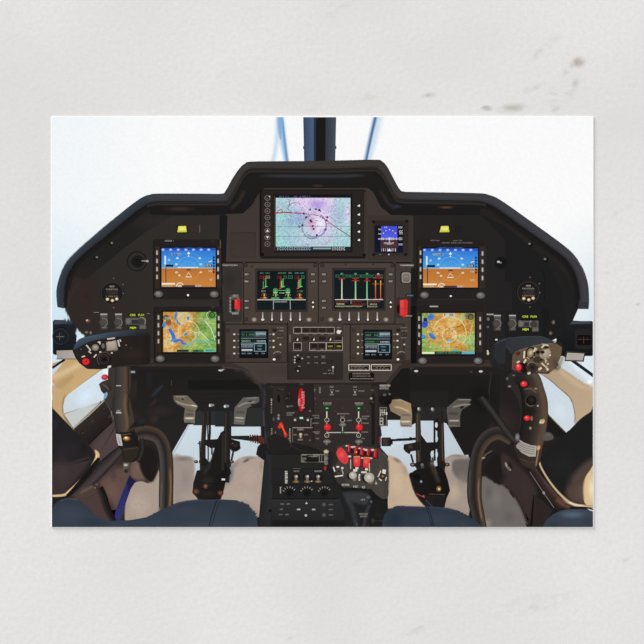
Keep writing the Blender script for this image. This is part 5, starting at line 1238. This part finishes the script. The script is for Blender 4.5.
tube([(235, 240), (290, 330), (350, 420), (430, 500)], [22, 26, 30, 36], [(-1, '#4a3631'), (-.3, '#332624'), (.3, '#2b211f'), (1, '#1b1513')]); glow([(390, 440), (440, 480), (490, 500)], 24, '#7a4a3c', .7); glow([(300, 300), (380, 400), (440, 460)], 8, '#5d463c', .8)
line([(225, 270), (310, 400), (380, 500)], 6, '#6d6260', True); ell(314, 405, 8, 12, '#8d8380', rot=-30); line([(250, 420), (240, 520), (232, 640)], 8, '#100e0d'); poly([(255, 430), (300, 450), (370, 520), (330, 600), (300, 640), (240, 640)], '#2b2321')


# ================================================================ cyclic sticks
def shade(a, b, c, d, e): return [(-1, a), (-.55, b), (0, c), (.55, d), (1, e)]
tile(130, 430, 100)
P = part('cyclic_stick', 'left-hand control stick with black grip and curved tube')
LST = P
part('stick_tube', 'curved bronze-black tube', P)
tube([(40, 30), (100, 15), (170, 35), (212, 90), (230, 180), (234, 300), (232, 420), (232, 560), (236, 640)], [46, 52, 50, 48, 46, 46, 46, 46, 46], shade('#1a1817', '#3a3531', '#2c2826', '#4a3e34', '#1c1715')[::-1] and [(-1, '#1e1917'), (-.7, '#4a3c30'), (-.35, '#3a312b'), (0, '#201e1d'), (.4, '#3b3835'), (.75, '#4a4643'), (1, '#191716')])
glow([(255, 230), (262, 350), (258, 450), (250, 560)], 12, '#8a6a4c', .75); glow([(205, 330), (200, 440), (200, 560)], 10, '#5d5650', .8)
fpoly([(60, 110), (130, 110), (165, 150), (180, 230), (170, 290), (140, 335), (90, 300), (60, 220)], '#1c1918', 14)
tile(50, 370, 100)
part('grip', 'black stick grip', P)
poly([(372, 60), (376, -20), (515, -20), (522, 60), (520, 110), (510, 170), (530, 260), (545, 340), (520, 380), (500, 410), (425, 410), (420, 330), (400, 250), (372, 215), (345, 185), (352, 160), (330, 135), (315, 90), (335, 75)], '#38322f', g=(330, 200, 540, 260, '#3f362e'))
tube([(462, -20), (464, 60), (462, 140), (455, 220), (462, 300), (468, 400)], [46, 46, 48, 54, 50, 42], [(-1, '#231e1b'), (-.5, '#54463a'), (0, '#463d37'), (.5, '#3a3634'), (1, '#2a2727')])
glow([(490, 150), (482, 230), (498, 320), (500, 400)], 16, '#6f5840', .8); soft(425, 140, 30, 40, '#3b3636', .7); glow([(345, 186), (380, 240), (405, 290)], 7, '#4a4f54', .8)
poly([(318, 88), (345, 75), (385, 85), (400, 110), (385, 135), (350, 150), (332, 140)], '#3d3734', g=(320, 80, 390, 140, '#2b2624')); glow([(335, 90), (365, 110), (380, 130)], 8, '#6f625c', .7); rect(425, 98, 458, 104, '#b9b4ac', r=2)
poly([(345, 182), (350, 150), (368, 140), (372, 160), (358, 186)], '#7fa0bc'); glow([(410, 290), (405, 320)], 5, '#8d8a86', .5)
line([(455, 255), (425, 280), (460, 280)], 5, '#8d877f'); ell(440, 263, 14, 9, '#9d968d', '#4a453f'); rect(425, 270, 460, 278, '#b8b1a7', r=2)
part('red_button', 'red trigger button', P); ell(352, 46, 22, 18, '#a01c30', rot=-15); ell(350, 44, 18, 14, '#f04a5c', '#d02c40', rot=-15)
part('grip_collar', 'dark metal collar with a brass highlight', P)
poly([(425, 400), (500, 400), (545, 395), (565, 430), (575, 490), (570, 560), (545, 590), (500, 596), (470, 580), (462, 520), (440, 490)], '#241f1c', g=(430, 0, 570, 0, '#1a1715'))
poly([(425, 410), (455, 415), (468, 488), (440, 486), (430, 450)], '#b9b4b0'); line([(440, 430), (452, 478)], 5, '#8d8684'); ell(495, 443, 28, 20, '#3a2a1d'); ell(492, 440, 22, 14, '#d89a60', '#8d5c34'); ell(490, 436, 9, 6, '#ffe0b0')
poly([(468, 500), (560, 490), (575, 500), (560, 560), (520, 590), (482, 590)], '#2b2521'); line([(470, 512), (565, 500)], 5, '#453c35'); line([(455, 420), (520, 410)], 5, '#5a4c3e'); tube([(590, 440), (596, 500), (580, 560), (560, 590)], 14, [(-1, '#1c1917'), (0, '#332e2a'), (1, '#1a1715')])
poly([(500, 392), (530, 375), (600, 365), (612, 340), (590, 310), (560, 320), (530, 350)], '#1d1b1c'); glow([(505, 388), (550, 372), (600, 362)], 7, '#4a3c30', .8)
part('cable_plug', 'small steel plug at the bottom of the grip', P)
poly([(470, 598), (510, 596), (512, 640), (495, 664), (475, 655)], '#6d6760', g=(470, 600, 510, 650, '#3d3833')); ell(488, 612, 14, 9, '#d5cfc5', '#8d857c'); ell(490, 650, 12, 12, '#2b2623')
soft(590, 330, 40, 30, '#26303c', .6)
tile(50, 370, 100)
part('arm_link', 'thin dark strut by the left stick')
poly([(375, 210), (402, 330), (415, 400), (405, 300)], '#4a4440'); glow([(395, 260), (400, 300)], 4, '#a8a098', .6); rect(520, 5, 548, 20, '#8d9498', r=3)
tile(50, 295, 100)
part('switch_head', 'black switch box on top of the left stick')
HL = CUR
poly([(145, 360), (158, 322), (200, 278), (300, 255), (450, 232), (560, 225), (620, 235), (645, 260), (645, 440), (590, 455), (430, 462), (330, 478), (240, 476), (190, 440), (162, 400)], '#252120', g=(145, 300, 640, 440, '#1f1b1a'))
strip([(150, 350), (165, 312), (200, 278), (300, 255), (450, 232), (560, 225), (630, 238)], [(158, 352), (185, 338), (240, 306), (320, 285), (450, 268), (560, 262), (620, 262)], ['#3a4654', '#3f4d5c', '#445364', '#435262', '#39434f', '#2c3036', '#232428'], ['#2d353f', '#313c48', '#36424f', '#36424f', '#2e343c', '#232529', '#1d1c1e'])
poly([(158, 352), (185, 338), (240, 306), (320, 285), (450, 268), (560, 262), (600, 270), (600, 440), (430, 455), (330, 470), (240, 465), (190, 430), (165, 395)], '#262120', g=(160, 300, 600, 440, '#231d1b'))
soft(540, 380, 110, 60, '#33281f', .5); glow([(430, 464), (520, 455), (620, 448)], 6, '#3d332c', .7)
part('red_button', 'round red button on the switch box', HL); ell(232, 430, 28, 27, '#3a1012'); ell(231, 429, 24, 22, '#f02c34', '#d01e28'); ell(234, 428, 6, 5, '#6d1014')
part('hat_switch', 'large black thumb hat on the switch box', HL); ell(350, 418, 52, 52, '#171413', '#201c1a'); ell(348, 410, 44, 40, '#2b2725', '#161312'); ring(350, 414, 46, 7, '#45403c', 130, 330); ring(348, 412, 30, 5, '#3b3633'); ell(352, 414, 14, 13, '#0f0d0c')
part('trim_switch', 'round grey trim switch on the switch box', HL); ell(292, 338, 30, 28, '#191614'); ell(292, 338, 24, 22, '#a69c90', '#6d645a'); rect(282, 328, 304, 350, '#b5aa9d', '#8d8377', r=6)
part('rocker_switch', 'square pale rocker on the switch box', HL); rect(360, 298, 436, 362, '#5d544b', r=6); poly([(362, 308), (425, 290), (436, 350), (370, 358)], '#a89c8e', g=(362, 300, 430, 350, '#8d8275')); rect(372, 300, 420, 344, '#b8ac9e', '#a09486', r=4)
use(HL)
for p in ([(234, 322), (262, 356)], [(262, 352), (250, 366), (266, 374)], [(438, 290), (448, 332)], [(368, 284), (400, 280), (418, 276)], [(308, 302), (326, 308)], [(282, 402), (300, 382)], [(318, 368), (330, 366)], [(392, 372), (404, 374)], [(204, 400), (226, 392)], [(320, 298), (322, 318)], [(450, 286), (456, 300)]): line(p, 9, '#c9bfb2')
ell(342, 328, 10, 16, '#6d665e'); ell(382, 462, 14, 8, '#cfc8bd', rot=-20); ell(490, 323, 5, 5, '#8d6a50'); ell(200, 350, 4, 4, '#6d665e'); ell(522, 342, 3, 3, '#5a4a40')

# right-hand stick
tile(400, 430, 100)
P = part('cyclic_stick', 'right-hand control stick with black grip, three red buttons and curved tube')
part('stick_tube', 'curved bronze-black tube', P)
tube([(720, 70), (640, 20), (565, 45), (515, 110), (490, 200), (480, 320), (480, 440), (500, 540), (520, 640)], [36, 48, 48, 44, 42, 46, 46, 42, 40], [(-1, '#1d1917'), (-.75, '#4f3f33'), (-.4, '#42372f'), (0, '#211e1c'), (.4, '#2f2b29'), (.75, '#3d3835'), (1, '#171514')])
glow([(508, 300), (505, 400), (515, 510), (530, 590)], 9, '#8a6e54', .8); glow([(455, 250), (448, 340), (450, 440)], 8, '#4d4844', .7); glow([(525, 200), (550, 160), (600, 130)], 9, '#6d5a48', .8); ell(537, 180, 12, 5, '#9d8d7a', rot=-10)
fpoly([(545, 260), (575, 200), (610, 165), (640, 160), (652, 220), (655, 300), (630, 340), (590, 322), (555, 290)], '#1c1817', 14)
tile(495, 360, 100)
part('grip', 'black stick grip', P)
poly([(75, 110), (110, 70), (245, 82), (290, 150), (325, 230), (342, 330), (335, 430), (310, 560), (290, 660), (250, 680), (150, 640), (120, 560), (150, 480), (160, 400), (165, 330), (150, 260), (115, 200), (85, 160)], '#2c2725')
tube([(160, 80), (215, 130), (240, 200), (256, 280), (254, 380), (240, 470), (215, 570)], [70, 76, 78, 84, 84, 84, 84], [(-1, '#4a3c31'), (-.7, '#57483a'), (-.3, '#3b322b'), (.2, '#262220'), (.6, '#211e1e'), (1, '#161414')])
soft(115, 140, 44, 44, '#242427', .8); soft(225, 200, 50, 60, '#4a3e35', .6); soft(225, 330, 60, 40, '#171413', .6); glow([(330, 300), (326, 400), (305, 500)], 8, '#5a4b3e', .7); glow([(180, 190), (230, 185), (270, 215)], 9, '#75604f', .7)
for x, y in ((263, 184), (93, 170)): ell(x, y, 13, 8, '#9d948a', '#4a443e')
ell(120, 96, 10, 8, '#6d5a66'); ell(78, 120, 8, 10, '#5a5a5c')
for x, y, r_ in ((186, 154, 23), (206, 374, 21)):
    part('red_button', 'round red button on the grip', P); ell(x+3, y+3, r_+5, r_-2, '#2a1010'); ell(x, y, r_, r_-4, '#f03a40', '#c81f28'); ell(x-4, y-5, 7, 5, '#ff7a78')
use(P.__class__ and P); part('trigger_guard', 'round black hat switch on the grip', P)
ell(234, 262, 42, 44, '#141110'); ring(234, 262, 38, 7, '#3b332e'); ell(236, 258, 27, 27, '#2b2521', '#15110f'); ring(232, 262, 34, 6, '#5d5248', 60, 150)
part('brass_catch', 'small brass catch on the grip', P); poly([(284, 404), (290, 384), (318, 380), (322, 396), (312, 410), (290, 412)], '#b5a078'); line([(288, 402), (314, 398)], 5, '#e8dcb8'); ell(276, 295, 6, 6, '#b8aa94'); poly([(222, 425), (236, 432), (234, 452), (218, 446)], '#6f5a40'); ell(236, 376, 9, 16, '#7d5a48'); ell(228, 438, 5, 5, '#b89a6c')
part('grip_label', 'pale curved label band', P)
poly([(138, 516), (150, 508), (185, 530), (230, 548), (268, 552), (262, 622), (220, 622), (175, 600), (140, 565), (132, 540)], '#9a958e', g=(140, 520, 260, 600, '#aaa49a'))
for i in range(4): line([(150-i*2, 528+i*14), (185, 548+i*14), (225, 560+i*14), (256, 562+i*14)], 4, '#736d66', True)
ell(145, 487, 10, 12, '#8d9498', '#4d5053'); line([(148, 492), (145, 520)], 5, '#7d8284')
part('grip_collar', 'dark metal collar', P)
tile(495, 430, 100); poly([(150, 150), (180, 165), (230, 178), (262, 180), (290, 100), (300, 160), (270, 235), (250, 250), (200, 240), (160, 210)], '#2e2722', g=(150, 200, 280, 200, '#3b2f26')); glow([(285, 100), (275, 160), (262, 240)], 9, '#a8825c', .85); ell(280, 115, 12, 18, '#e8b47c', '#a8784c', rot=20); line([(160, 185), (220, 205), (262, 205)], 5, '#4d4034', True); soft(205, 215, 40, 20, '#3d3229', .6)
part('latch', 'small pale metal latch beside the right stick'); tile(495, 430, 100); soft(90, 235, 34, 40, '#17120f', .9); glow([(66, 205), (80, 240), (104, 262)], 12, '#b5aa98', .9); ell(86, 245, 12, 10, '#8d8578', '#3a322c', rot=40)
use(P)
tile(495, 360, 100); fpoly([(318, 470), (360, 470), (378, 500), (360, 515), (310, 518)], '#554f4c', 8); soft(345, 482, 24, 10, '#726a66', .7)
tile(400, 330, 200)
part('arm_link', 'dark strut leading to the right stick')
tube([(262, 215), (310, 280), (350, 335), (380, 365)], [9, 11, 11, 9], [(-1, '#1b1918'), (0, '#3a3634'), (1, '#191716')]); ell(378, 345, 8, 14, '#8d9296', '#3d3f41')

tile(495, 290, 100)
part('switch_head', 'large grey-topped switch box on the right stick')
HR = CUR
poly([(0, 345), (60, 315), (150, 305), (240, 300), (300, 300), (430, 345), (435, 380), (425, 420), (395, 500), (340, 540), (260, 535), (200, 545), (110, 545), (100, 500), (105, 430), (60, 500), (0, 480), (-30, 400)], '#262321')
poly([(-5, 350), (60, 315), (150, 303), (240, 299), (300, 300), (370, 325), (395, 342), (300, 352), (200, 375), (120, 400), (105, 420), (60, 410)], '#2d2e32', g=(0, 360, 330, 310, '#34373e'))
poly([(-30, 380), (-5, 348), (60, 345), (110, 412), (106, 520), (60, 530), (0, 500), (-30, 480)], '#252526', g=(-30, 350, 100, 500, '#201e1e')); glow([(20, 350), (80, 370), (110, 405)], 14, '#3a3a3e', .7)
glow([(0, 345), (60, 315), (150, 303), (240, 299), (310, 303), (390, 340)], 4, '#4d535c', .7)
tile(405, 295, 100); poly([(575, 320), (600, 300), (645, 290), (645, 440), (600, 445), (570, 400)], '#292a2d'); glow([(575, 325), (605, 300), (650, 288)], 6, '#43474d', .8)
tile(495, 290, 100)
part('switch_face', 'brown face plate crowded with pale switches', HR)
poly([(112, 420), (130, 398), (200, 375), (300, 350), (395, 345), (432, 370), (425, 420), (400, 480), (370, 520), (330, 532), (250, 530), (150, 530), (108, 510)], '#5a4a3d', g=(110, 420, 430, 450, '#66543f'))
glow([(130, 398), (200, 375), (300, 350), (400, 344)], 5, '#8d7a66', .7); soft(390, 470, 34, 50, '#4a3c31', .7); soft(175, 480, 40, 30, '#3a302a', .6)
ell(185, 498, 38, 34, '#191412'); ell(148, 408, 13, 11, '#2b1412'); ell(146, 407, 6, 5, '#8d2c28')
part('red_button', 'red thumb button', HR); ell(152, 500, 26, 27, '#5a1416'); ell(151, 497, 20, 24, '#ee4048', '#cf2830'); ell(148, 488, 8, 8, '#ff7f7c')
part('trim_switch', 'oval brass-rimmed switch', HR); ell(228, 405, 32, 40, '#2b2018', rot=10); ell(228, 405, 22, 30, '#b5a284', '#7d6a50', rot=10); ell(230, 402, 10, 14, '#d8caac', '#a8967a', rot=10)
part('rocker_switch', 'pale square rocker', HR); poly([(300, 385), (350, 375), (362, 400), (350, 440), (305, 445), (285, 420)], '#8d7f6c'); poly([(308, 390), (345, 382), (356, 402), (344, 430), (310, 434)], '#b8aa94', g=(308, 390, 350, 430, '#9a8c78')); rect(316, 362, 345, 376, '#2b211a', r=4)
use(HR)
part('hat_switch', 'black thumb hat', HR); ell(240, 498, 40, 34, '#2b241f', '#3d322a'); ell(240, 498, 26, 22, '#17120f', '#332a24'); ring(240, 498, 34, 5, '#7d6d5a', 200, 340)
for p, w_ in (([(190, 392), (186, 440)], 11), ([(186, 470), (200, 446)], 12), ([(140, 468), (158, 458)], 10), ([(262, 372), (248, 398)], 11), ([(270, 376), (262, 400)], 8), ([(300, 372), (318, 352)], 10), ([(318, 352), (345, 358)], 9), ([(210, 540), (228, 532)], 13), ([(280, 514), (300, 500)], 13), ([(300, 470), (340, 510)], 9), ([(335, 508), (342, 516)], 16), ([(322, 440), (326, 470)], 8), ([(318, 440), (335, 460)], 8), ([(205, 432), (222, 444)], 6), ([(248, 430), (262, 442)], 7), ([(292, 420), (300, 430)], 8), ([(300, 348), (325, 350)], 6)):
    part('switch_cap', None, HR) if w_ > 11 else use(HR); line(p, w_, '#d6c8b0' if w_ > 8 else '#b5a68e')
use(HR)
for x, y, r_, c_ in ((305, 400, 14, '#2b211a'), (270, 450, 26, '#3b3029'), (275, 400, 14, '#1f1814'), (330, 492, 9, '#a89474'), (312, 500, 10, '#4a3c30'), (355, 420, 6, '#e2d6be'), (340, 475, 8, '#c9b898'), (300, 450, 9, '#2b211b'), (385, 332, 9, '#a8a49c')): ell(x, y, r_, r_*.8, c_)

# ================================================================ seats in the foreground
tile(50, 430, 100)
part('seat_cushion', 'dark blue leather seat cushion, lower left')
seat = [(10, 470), (50, 442), (110, 430), (190, 435), (250, 465), (300, 510), (350, 560), (400, 585), (480, 592), (580, 590), (645, 575)]
tile(50, 330, 200)
pts = [(5, 575), (25, 550), (55, 541), (90, 545), (120, 570), (150, 600), (175, 612), (210, 614), (260, 612), (310, 603), (360, 578), (400, 560), (430, 551), (470, 546), (560, 546), (600, 548), (640, 562), (665, 590), (670, 640), (5, 640)]
poly(pts[:1]+[(5, 640), (672, 640)]+pts[-2:-1]+pts[-3:0:-1], '#2f3642', g=(0, 545, 0, 640, '#363f4a'))
soft(60, 590, 70, 45, '#3b4553', .7); soft(140, 620, 70, 22, '#2a3340', .7); soft(400, 605, 90, 40, '#303945', .7); soft(440, 585, 60, 24, '#363d49', .7); soft(620, 600, 50, 50, '#2c3440', .6); soft(500, 630, 120, 20, '#39444f', .7)
glow([(30, 552), (60, 543), (95, 549)], 4, '#4a5563', .6, ends=True); glow([(380, 572), (430, 553), (480, 549), (560, 549)], 4, '#434955', .6)
part('seat_seam', 'black double stitched seam'); tile(130, 430, 100); line([(558, 455), (535, 520), (520, 570), (508, 630)], 6, '#1b2129', True); line([(580, 455), (555, 520), (540, 570), (522, 630)], 4, '#20272f', True)
tile(400, 330, 200)
part('seat_cushion', 'dark blue leather seat cushion right of the centre console')
pts = [(-60, 640), (-52, 600), (-35, 575), (-10, 566), (40, 567), (90, 570), (150, 572), (190, 582), (225, 602), (260, 628), (272, 645)]
poly(pts, '#2c333f', g=(0, 566, 0, 640, '#2e3744')); soft(120, 610, 110, 40, '#353f4c', .7); soft(-20, 610, 40, 40, '#222a38', .7); soft(200, 630, 50, 24, '#38414c', .6); glow([(-20, 569), (40, 569), (120, 572), (180, 581)], 4, '#454b58', .6)
part('seat_seam', 'black double stitched seam'); tile(400, 430, 100); line([(168, 492), (185, 545), (205, 620)], 5, '#1b212b', True); line([(180, 496), (198, 545), (216, 620)], 5, '#191f28', True)
tile(495, 430, 100)
part('seat_cushion', 'grey-blue leather seat edge, lower right corner')
poly([(645, 528), (600, 515), (540, 508), (470, 510), (420, 520), (370, 545), (330, 580), (305, 630), (645, 640)], '#3b444f', g=(500, 510, 420, 640, '#333c46'))
soft(500, 545, 110, 34, '#56687c', .8); soft(600, 590, 60, 50, '#2f3641', .7); soft(380, 610, 60, 30, '#2c333b', .7)
line([(480, 505), (540, 498), (600, 502), (630, 512)], 9, '#17130f', True)

print('INKLEVELS', max(LEVELS.values()), sum(len(p.f) for p in PARTS))
# ================================================================ build everything
card = bpy.data.objects.new('postcard', None); C.objects.link(card)
card.location = (0, 0, 0)
card['label'] = 'picture postcard of a helicopter cockpit lying flat on white marble'
card['category'] = 'postcard'

def card_mesh():
    x0, x1, y0, y1 = (51.0-322)*S, (593.6-322)*S, (322-116.2)*S, (322-527.3)*S
    e = 0.00006
    def loop(d, z): return [(x0+d, y1+d, z), (x1-d, y1+d, z), (x1-d, y0-d, z), (x0+d, y0-d, z)]
    v = loop(e, 0) + loop(0, e) + loop(0, CARD_T-e) + loop(e, CARD_T)
    f = [(3, 2, 1, 0), (12, 13, 14, 15)]
    for a in (0, 4, 8):
        for i in range(4): f.append((a+i, a+(i+1) % 4, a+4+(i+1) % 4, a+4+i))
    me = bpy.data.meshes.new('card_stock'); me.from_pydata(v, [], f); me.materials.append(card_material())
    o = bpy.data.objects.new('card_stock', me); C.objects.link(o); o.parent = card
    o['label'] = 'thick white card under the print'
card_mesh()

for P in PARTS:
    if not P.f:
        P.obj = bpy.data.objects.new(P.name, None); C.objects.link(P.obj); P.obj.parent = P.parent.obj if P.parent else card
        if P.label: P.obj['label'] = P.label
        continue
    me = bpy.data.meshes.new(P.name); me.from_pydata(P.v, [], P.f)
    me.materials.append(INK)
    at = me.color_attributes.new('ink', 'FLOAT_COLOR', 'POINT')
    at.data.foreach_set('color', [x for c in P.c for x in c])
    me.update()
    o = bpy.data.objects.new(P.name, me); C.objects.link(o); P.obj = o
    o.parent = P.parent.obj if P.parent else card
    if P.label: o['label'] = P.label

# ---------------------------------------------------------------- marble worktop
def marble():
    m = bpy.data.materials.new('pale_marble'); m.use_nodes = True
    nt = m.node_tree; b = nt.nodes['Principled BSDF']; L = nt.links.new
    b.inputs['Roughness'].default_value = 0.65; b.inputs['Specular IOR Level'].default_value = 0.0
    geo = nt.nodes.new('ShaderNodeNewGeometry')
    def N(scale, detail, rough=.5, dist=0.0, rot=0.0, sc=(1, 1, 1), loc=(0, 0, 0)):
        mp = nt.nodes.new('ShaderNodeMapping'); mp.inputs['Rotation'].default_value = (0, 0, rot)
        mp.inputs['Scale'].default_value = sc; mp.inputs['Location'].default_value = loc
        n = nt.nodes.new('ShaderNodeTexNoise'); n.inputs['Scale'].default_value = scale
        n.inputs['Detail'].default_value = detail; n.inputs['Roughness'].default_value = rough; n.inputs['Distortion'].default_value = dist
        L(geo.outputs['Position'], mp.inputs['Vector']); L(mp.outputs[0], n.inputs['Vector']); return n.outputs['Fac']
    def MR(v, a, c, d, e):
        r = nt.nodes.new('ShaderNodeMapRange'); r.interpolation_type = 'SMOOTHSTEP'
        for k, q in zip(('From Min', 'From Max', 'To Min', 'To Max'), (a, c, d, e)): r.inputs[k].default_value = q
        L(v, r.inputs['Value']); return r.outputs['Result']
    def MIX(f, a, c):
        x = nt.nodes.new('ShaderNodeMix'); x.data_type = 'RGBA'
        for s, q in ((x.inputs['Factor'], f), (x.inputs['A'], a), (x.inputs['B'], c)):
            if isinstance(q, (tuple, float)): s.default_value = q
            else: L(q, s)
        return x.outputs['Result']
    base, dark = col('#e8e7e6'), col('#dfdedd')
    c = MIX(MR(N(14, 3, .5, .3), .35, .7, 0, 1), base, dark)
    c = MIX(MR(N(900, 3, .7), .3, .7, 0, .34), c, col('#d6d5d4'))
    # veins and mineral spots of this slab, each with its own place in the stone
    def spot(c, x, y, rx, ry, rot, colour, amt, seed, dens=.46):
        mp = nt.nodes.new('ShaderNodeMapping'); mp.vector_type = 'TEXTURE'
        mp.inputs['Location'].default_value = ((x-322)*S, (322-y)*S, 0); mp.inputs['Rotation'].default_value = (0, 0, math.radians(rot))
        mp.inputs['Scale'].default_value = (rx*S, ry*S, 1)
        L(geo.outputs['Position'], mp.inputs['Vector'])
        ln = nt.nodes.new('ShaderNodeVectorMath'); ln.operation = 'LENGTH'; L(mp.outputs[0], ln.inputs[0])
        fall = MR(ln.outputs['Value'], 0.0, 1.0, 1, 0)
        n = N(360, 5, .68, .9, math.radians(-rot), (.6, 1, 1), (seed, seed, 0))
        f = MR(n, dens, dens+.3, 0, amt*.85)
        mm = nt.nodes.new('ShaderNodeMath'); mm.operation = 'MULTIPLY'; L(fall, mm.inputs[0]); L(f, mm.inputs[1])
        return MIX(mm.outputs[0], c, col(colour))
    for a in ((578, 62, 11, 8, 5, '#b3a598', 1.2, 1, .25), (568, 70, 12, 5, 45, '#c4b8ac', 1, 31, .33), (566, 90, 30, 16, 35, '#bdbbb8', .8, 2, .38), (575, 83, 7, 5, 60, '#b9b7b3', .8, 32, .34), (545, 48, 30, 6, 42, '#c8c3bd', .9, 3, .38), (533, 88, 20, 6, 20, '#c9c8c5', .7, 33, .38), (556, 108, 8, 8, 70, '#b9b8b5', .6, 34, .38),
              (487, 108, 8, 4, 0, '#a09b92', 1.2, 4, .25), (512, 108, 24, 7, 5, '#b5b1a8', .9, 5, .32), (430, 95, 11, 4, 10, '#a8a5a0', 1.1, 6, .27),
              (370, 97, 26, 6, 28, '#d3c8ba', .8, 7, .42), (315, 107, 14, 5, 40, '#d6cdc2', .6, 8, .42), (325, 15, 40, 8, 25, '#d0cfcc', .8, 9, .44),
              (345, 5, 14, 4, 20, '#c2c1be', .7, 10, .4), (225, 80, 22, 12, 60, '#d6d5d2', .7, 11, .42), (614, 215, 26, 5, 30, '#d9cdba', .8, 12, .4),
              (613, 267, 16, 8, 20, '#c6c5c3', .8, 13, .42), (638, 304, 5, 3, 0, '#b5b4b1', .8, 14, .36), (620, 355, 24, 3, 8, '#d9d0c4', .6, 15, .4),
              (535, 604, 60, 14, 14, '#cdcccb', .8, 16, .38), (420, 628, 26, 8, 25, '#cbcac8', .8, 17, .38), (358, 562, 16, 7, 45, '#d3d1cc', .6, 18, .42),
              (605, 540, 16, 5, -22, '#d5cec2', .6, 19, .42), (626, 560, 7, 3, 20, '#c8c7c4', .7, 20, .4), (290, 638, 4, 3, 0, '#b9b8b5', .8, 21, .34),
              (8, 14, 5, 9, 0, '#cbccce', .6, 22, .4), (56, 95, 7, 3, 30, '#cfcecb', .6, 23, .36), (620, 330, 30, 26, 30, '#dad9d7', .6, 24, .4)):
        c = spot(c, *a[:6], a[6], a[7], a[8])
    L(c, b.inputs['Base Color'])
    bp = nt.nodes.new('ShaderNodeBump'); bp.inputs['Strength'].default_value = 0.3; bp.inputs['Distance'].default_value = 0.0002
    L(N(700, 3, .6), bp.inputs['Height']); L(bp.outputs[0], b.inputs['Normal'])
    return m

def slab():
    w, t, e = 0.6, 0.03, 0.002
    v, f = [], []
    rings = [(w-e, -t), (w, -t+e), (w, -e), (w-e, 0)]
    for h, z in rings: v += [(-h, -h, z), (h, -h, z), (h, h, z), (-h, h, z)]
    f = [(3, 2, 1, 0), (12, 13, 14, 15)]
    for a in (0, 4, 8):
        for i in range(4): f.append((a+i, a+(i+1) % 4, a+4+(i+1) % 4, a+4+i))
    me = bpy.data.meshes.new('marble_worktop'); me.from_pydata(v, [], f); me.materials.append(marble())
    o = bpy.data.objects.new('marble_worktop', me); C.objects.link(o)
    o['label'] = 'pale grey white marble worktop with faint brown veins under the postcard'; o['category'] = 'worktop'
slab()

# ---------------------------------------------------------------- light and camera
w = bpy.data.worlds.new('daylight'); bpy.context.scene.world = w; w.use_nodes = True
w.node_tree.nodes['Background'].inputs['Color'].default_value = (1, 1, 1, 1)
w.node_tree.nodes['Background'].inputs['Strength'].default_value = 0.74
sun = bpy.data.lights.new('window_daylight', 'SUN'); sun.energy = 2.35; sun.angle = math.radians(26)
so = bpy.data.objects.new('window_daylight', sun); C.objects.link(so)
so.rotation_euler = Vector((-0.62, 0.80, 0.37)).to_track_quat('Z', 'Y').to_euler()
so.location = (-0.5, 0.5, 0.6)

cam = bpy.data.cameras.new('camera'); cam.lens = 85; cam.sensor_width = 36; cam.clip_start = 0.01
co = bpy.data.objects.new('camera', cam); C.objects.link(co)
co.location = (0, 0, 644*S*85/36 + CARD_T)
bpy.context.scene.camera = co
sc = bpy.context.scene
sc.view_settings.view_transform = 'Standard'; sc.view_settings.look = 'None'
sc.view_settings.gamma = 1; sc.view_settings.exposure = 0; sc.view_settings.use_curve_mapping = False
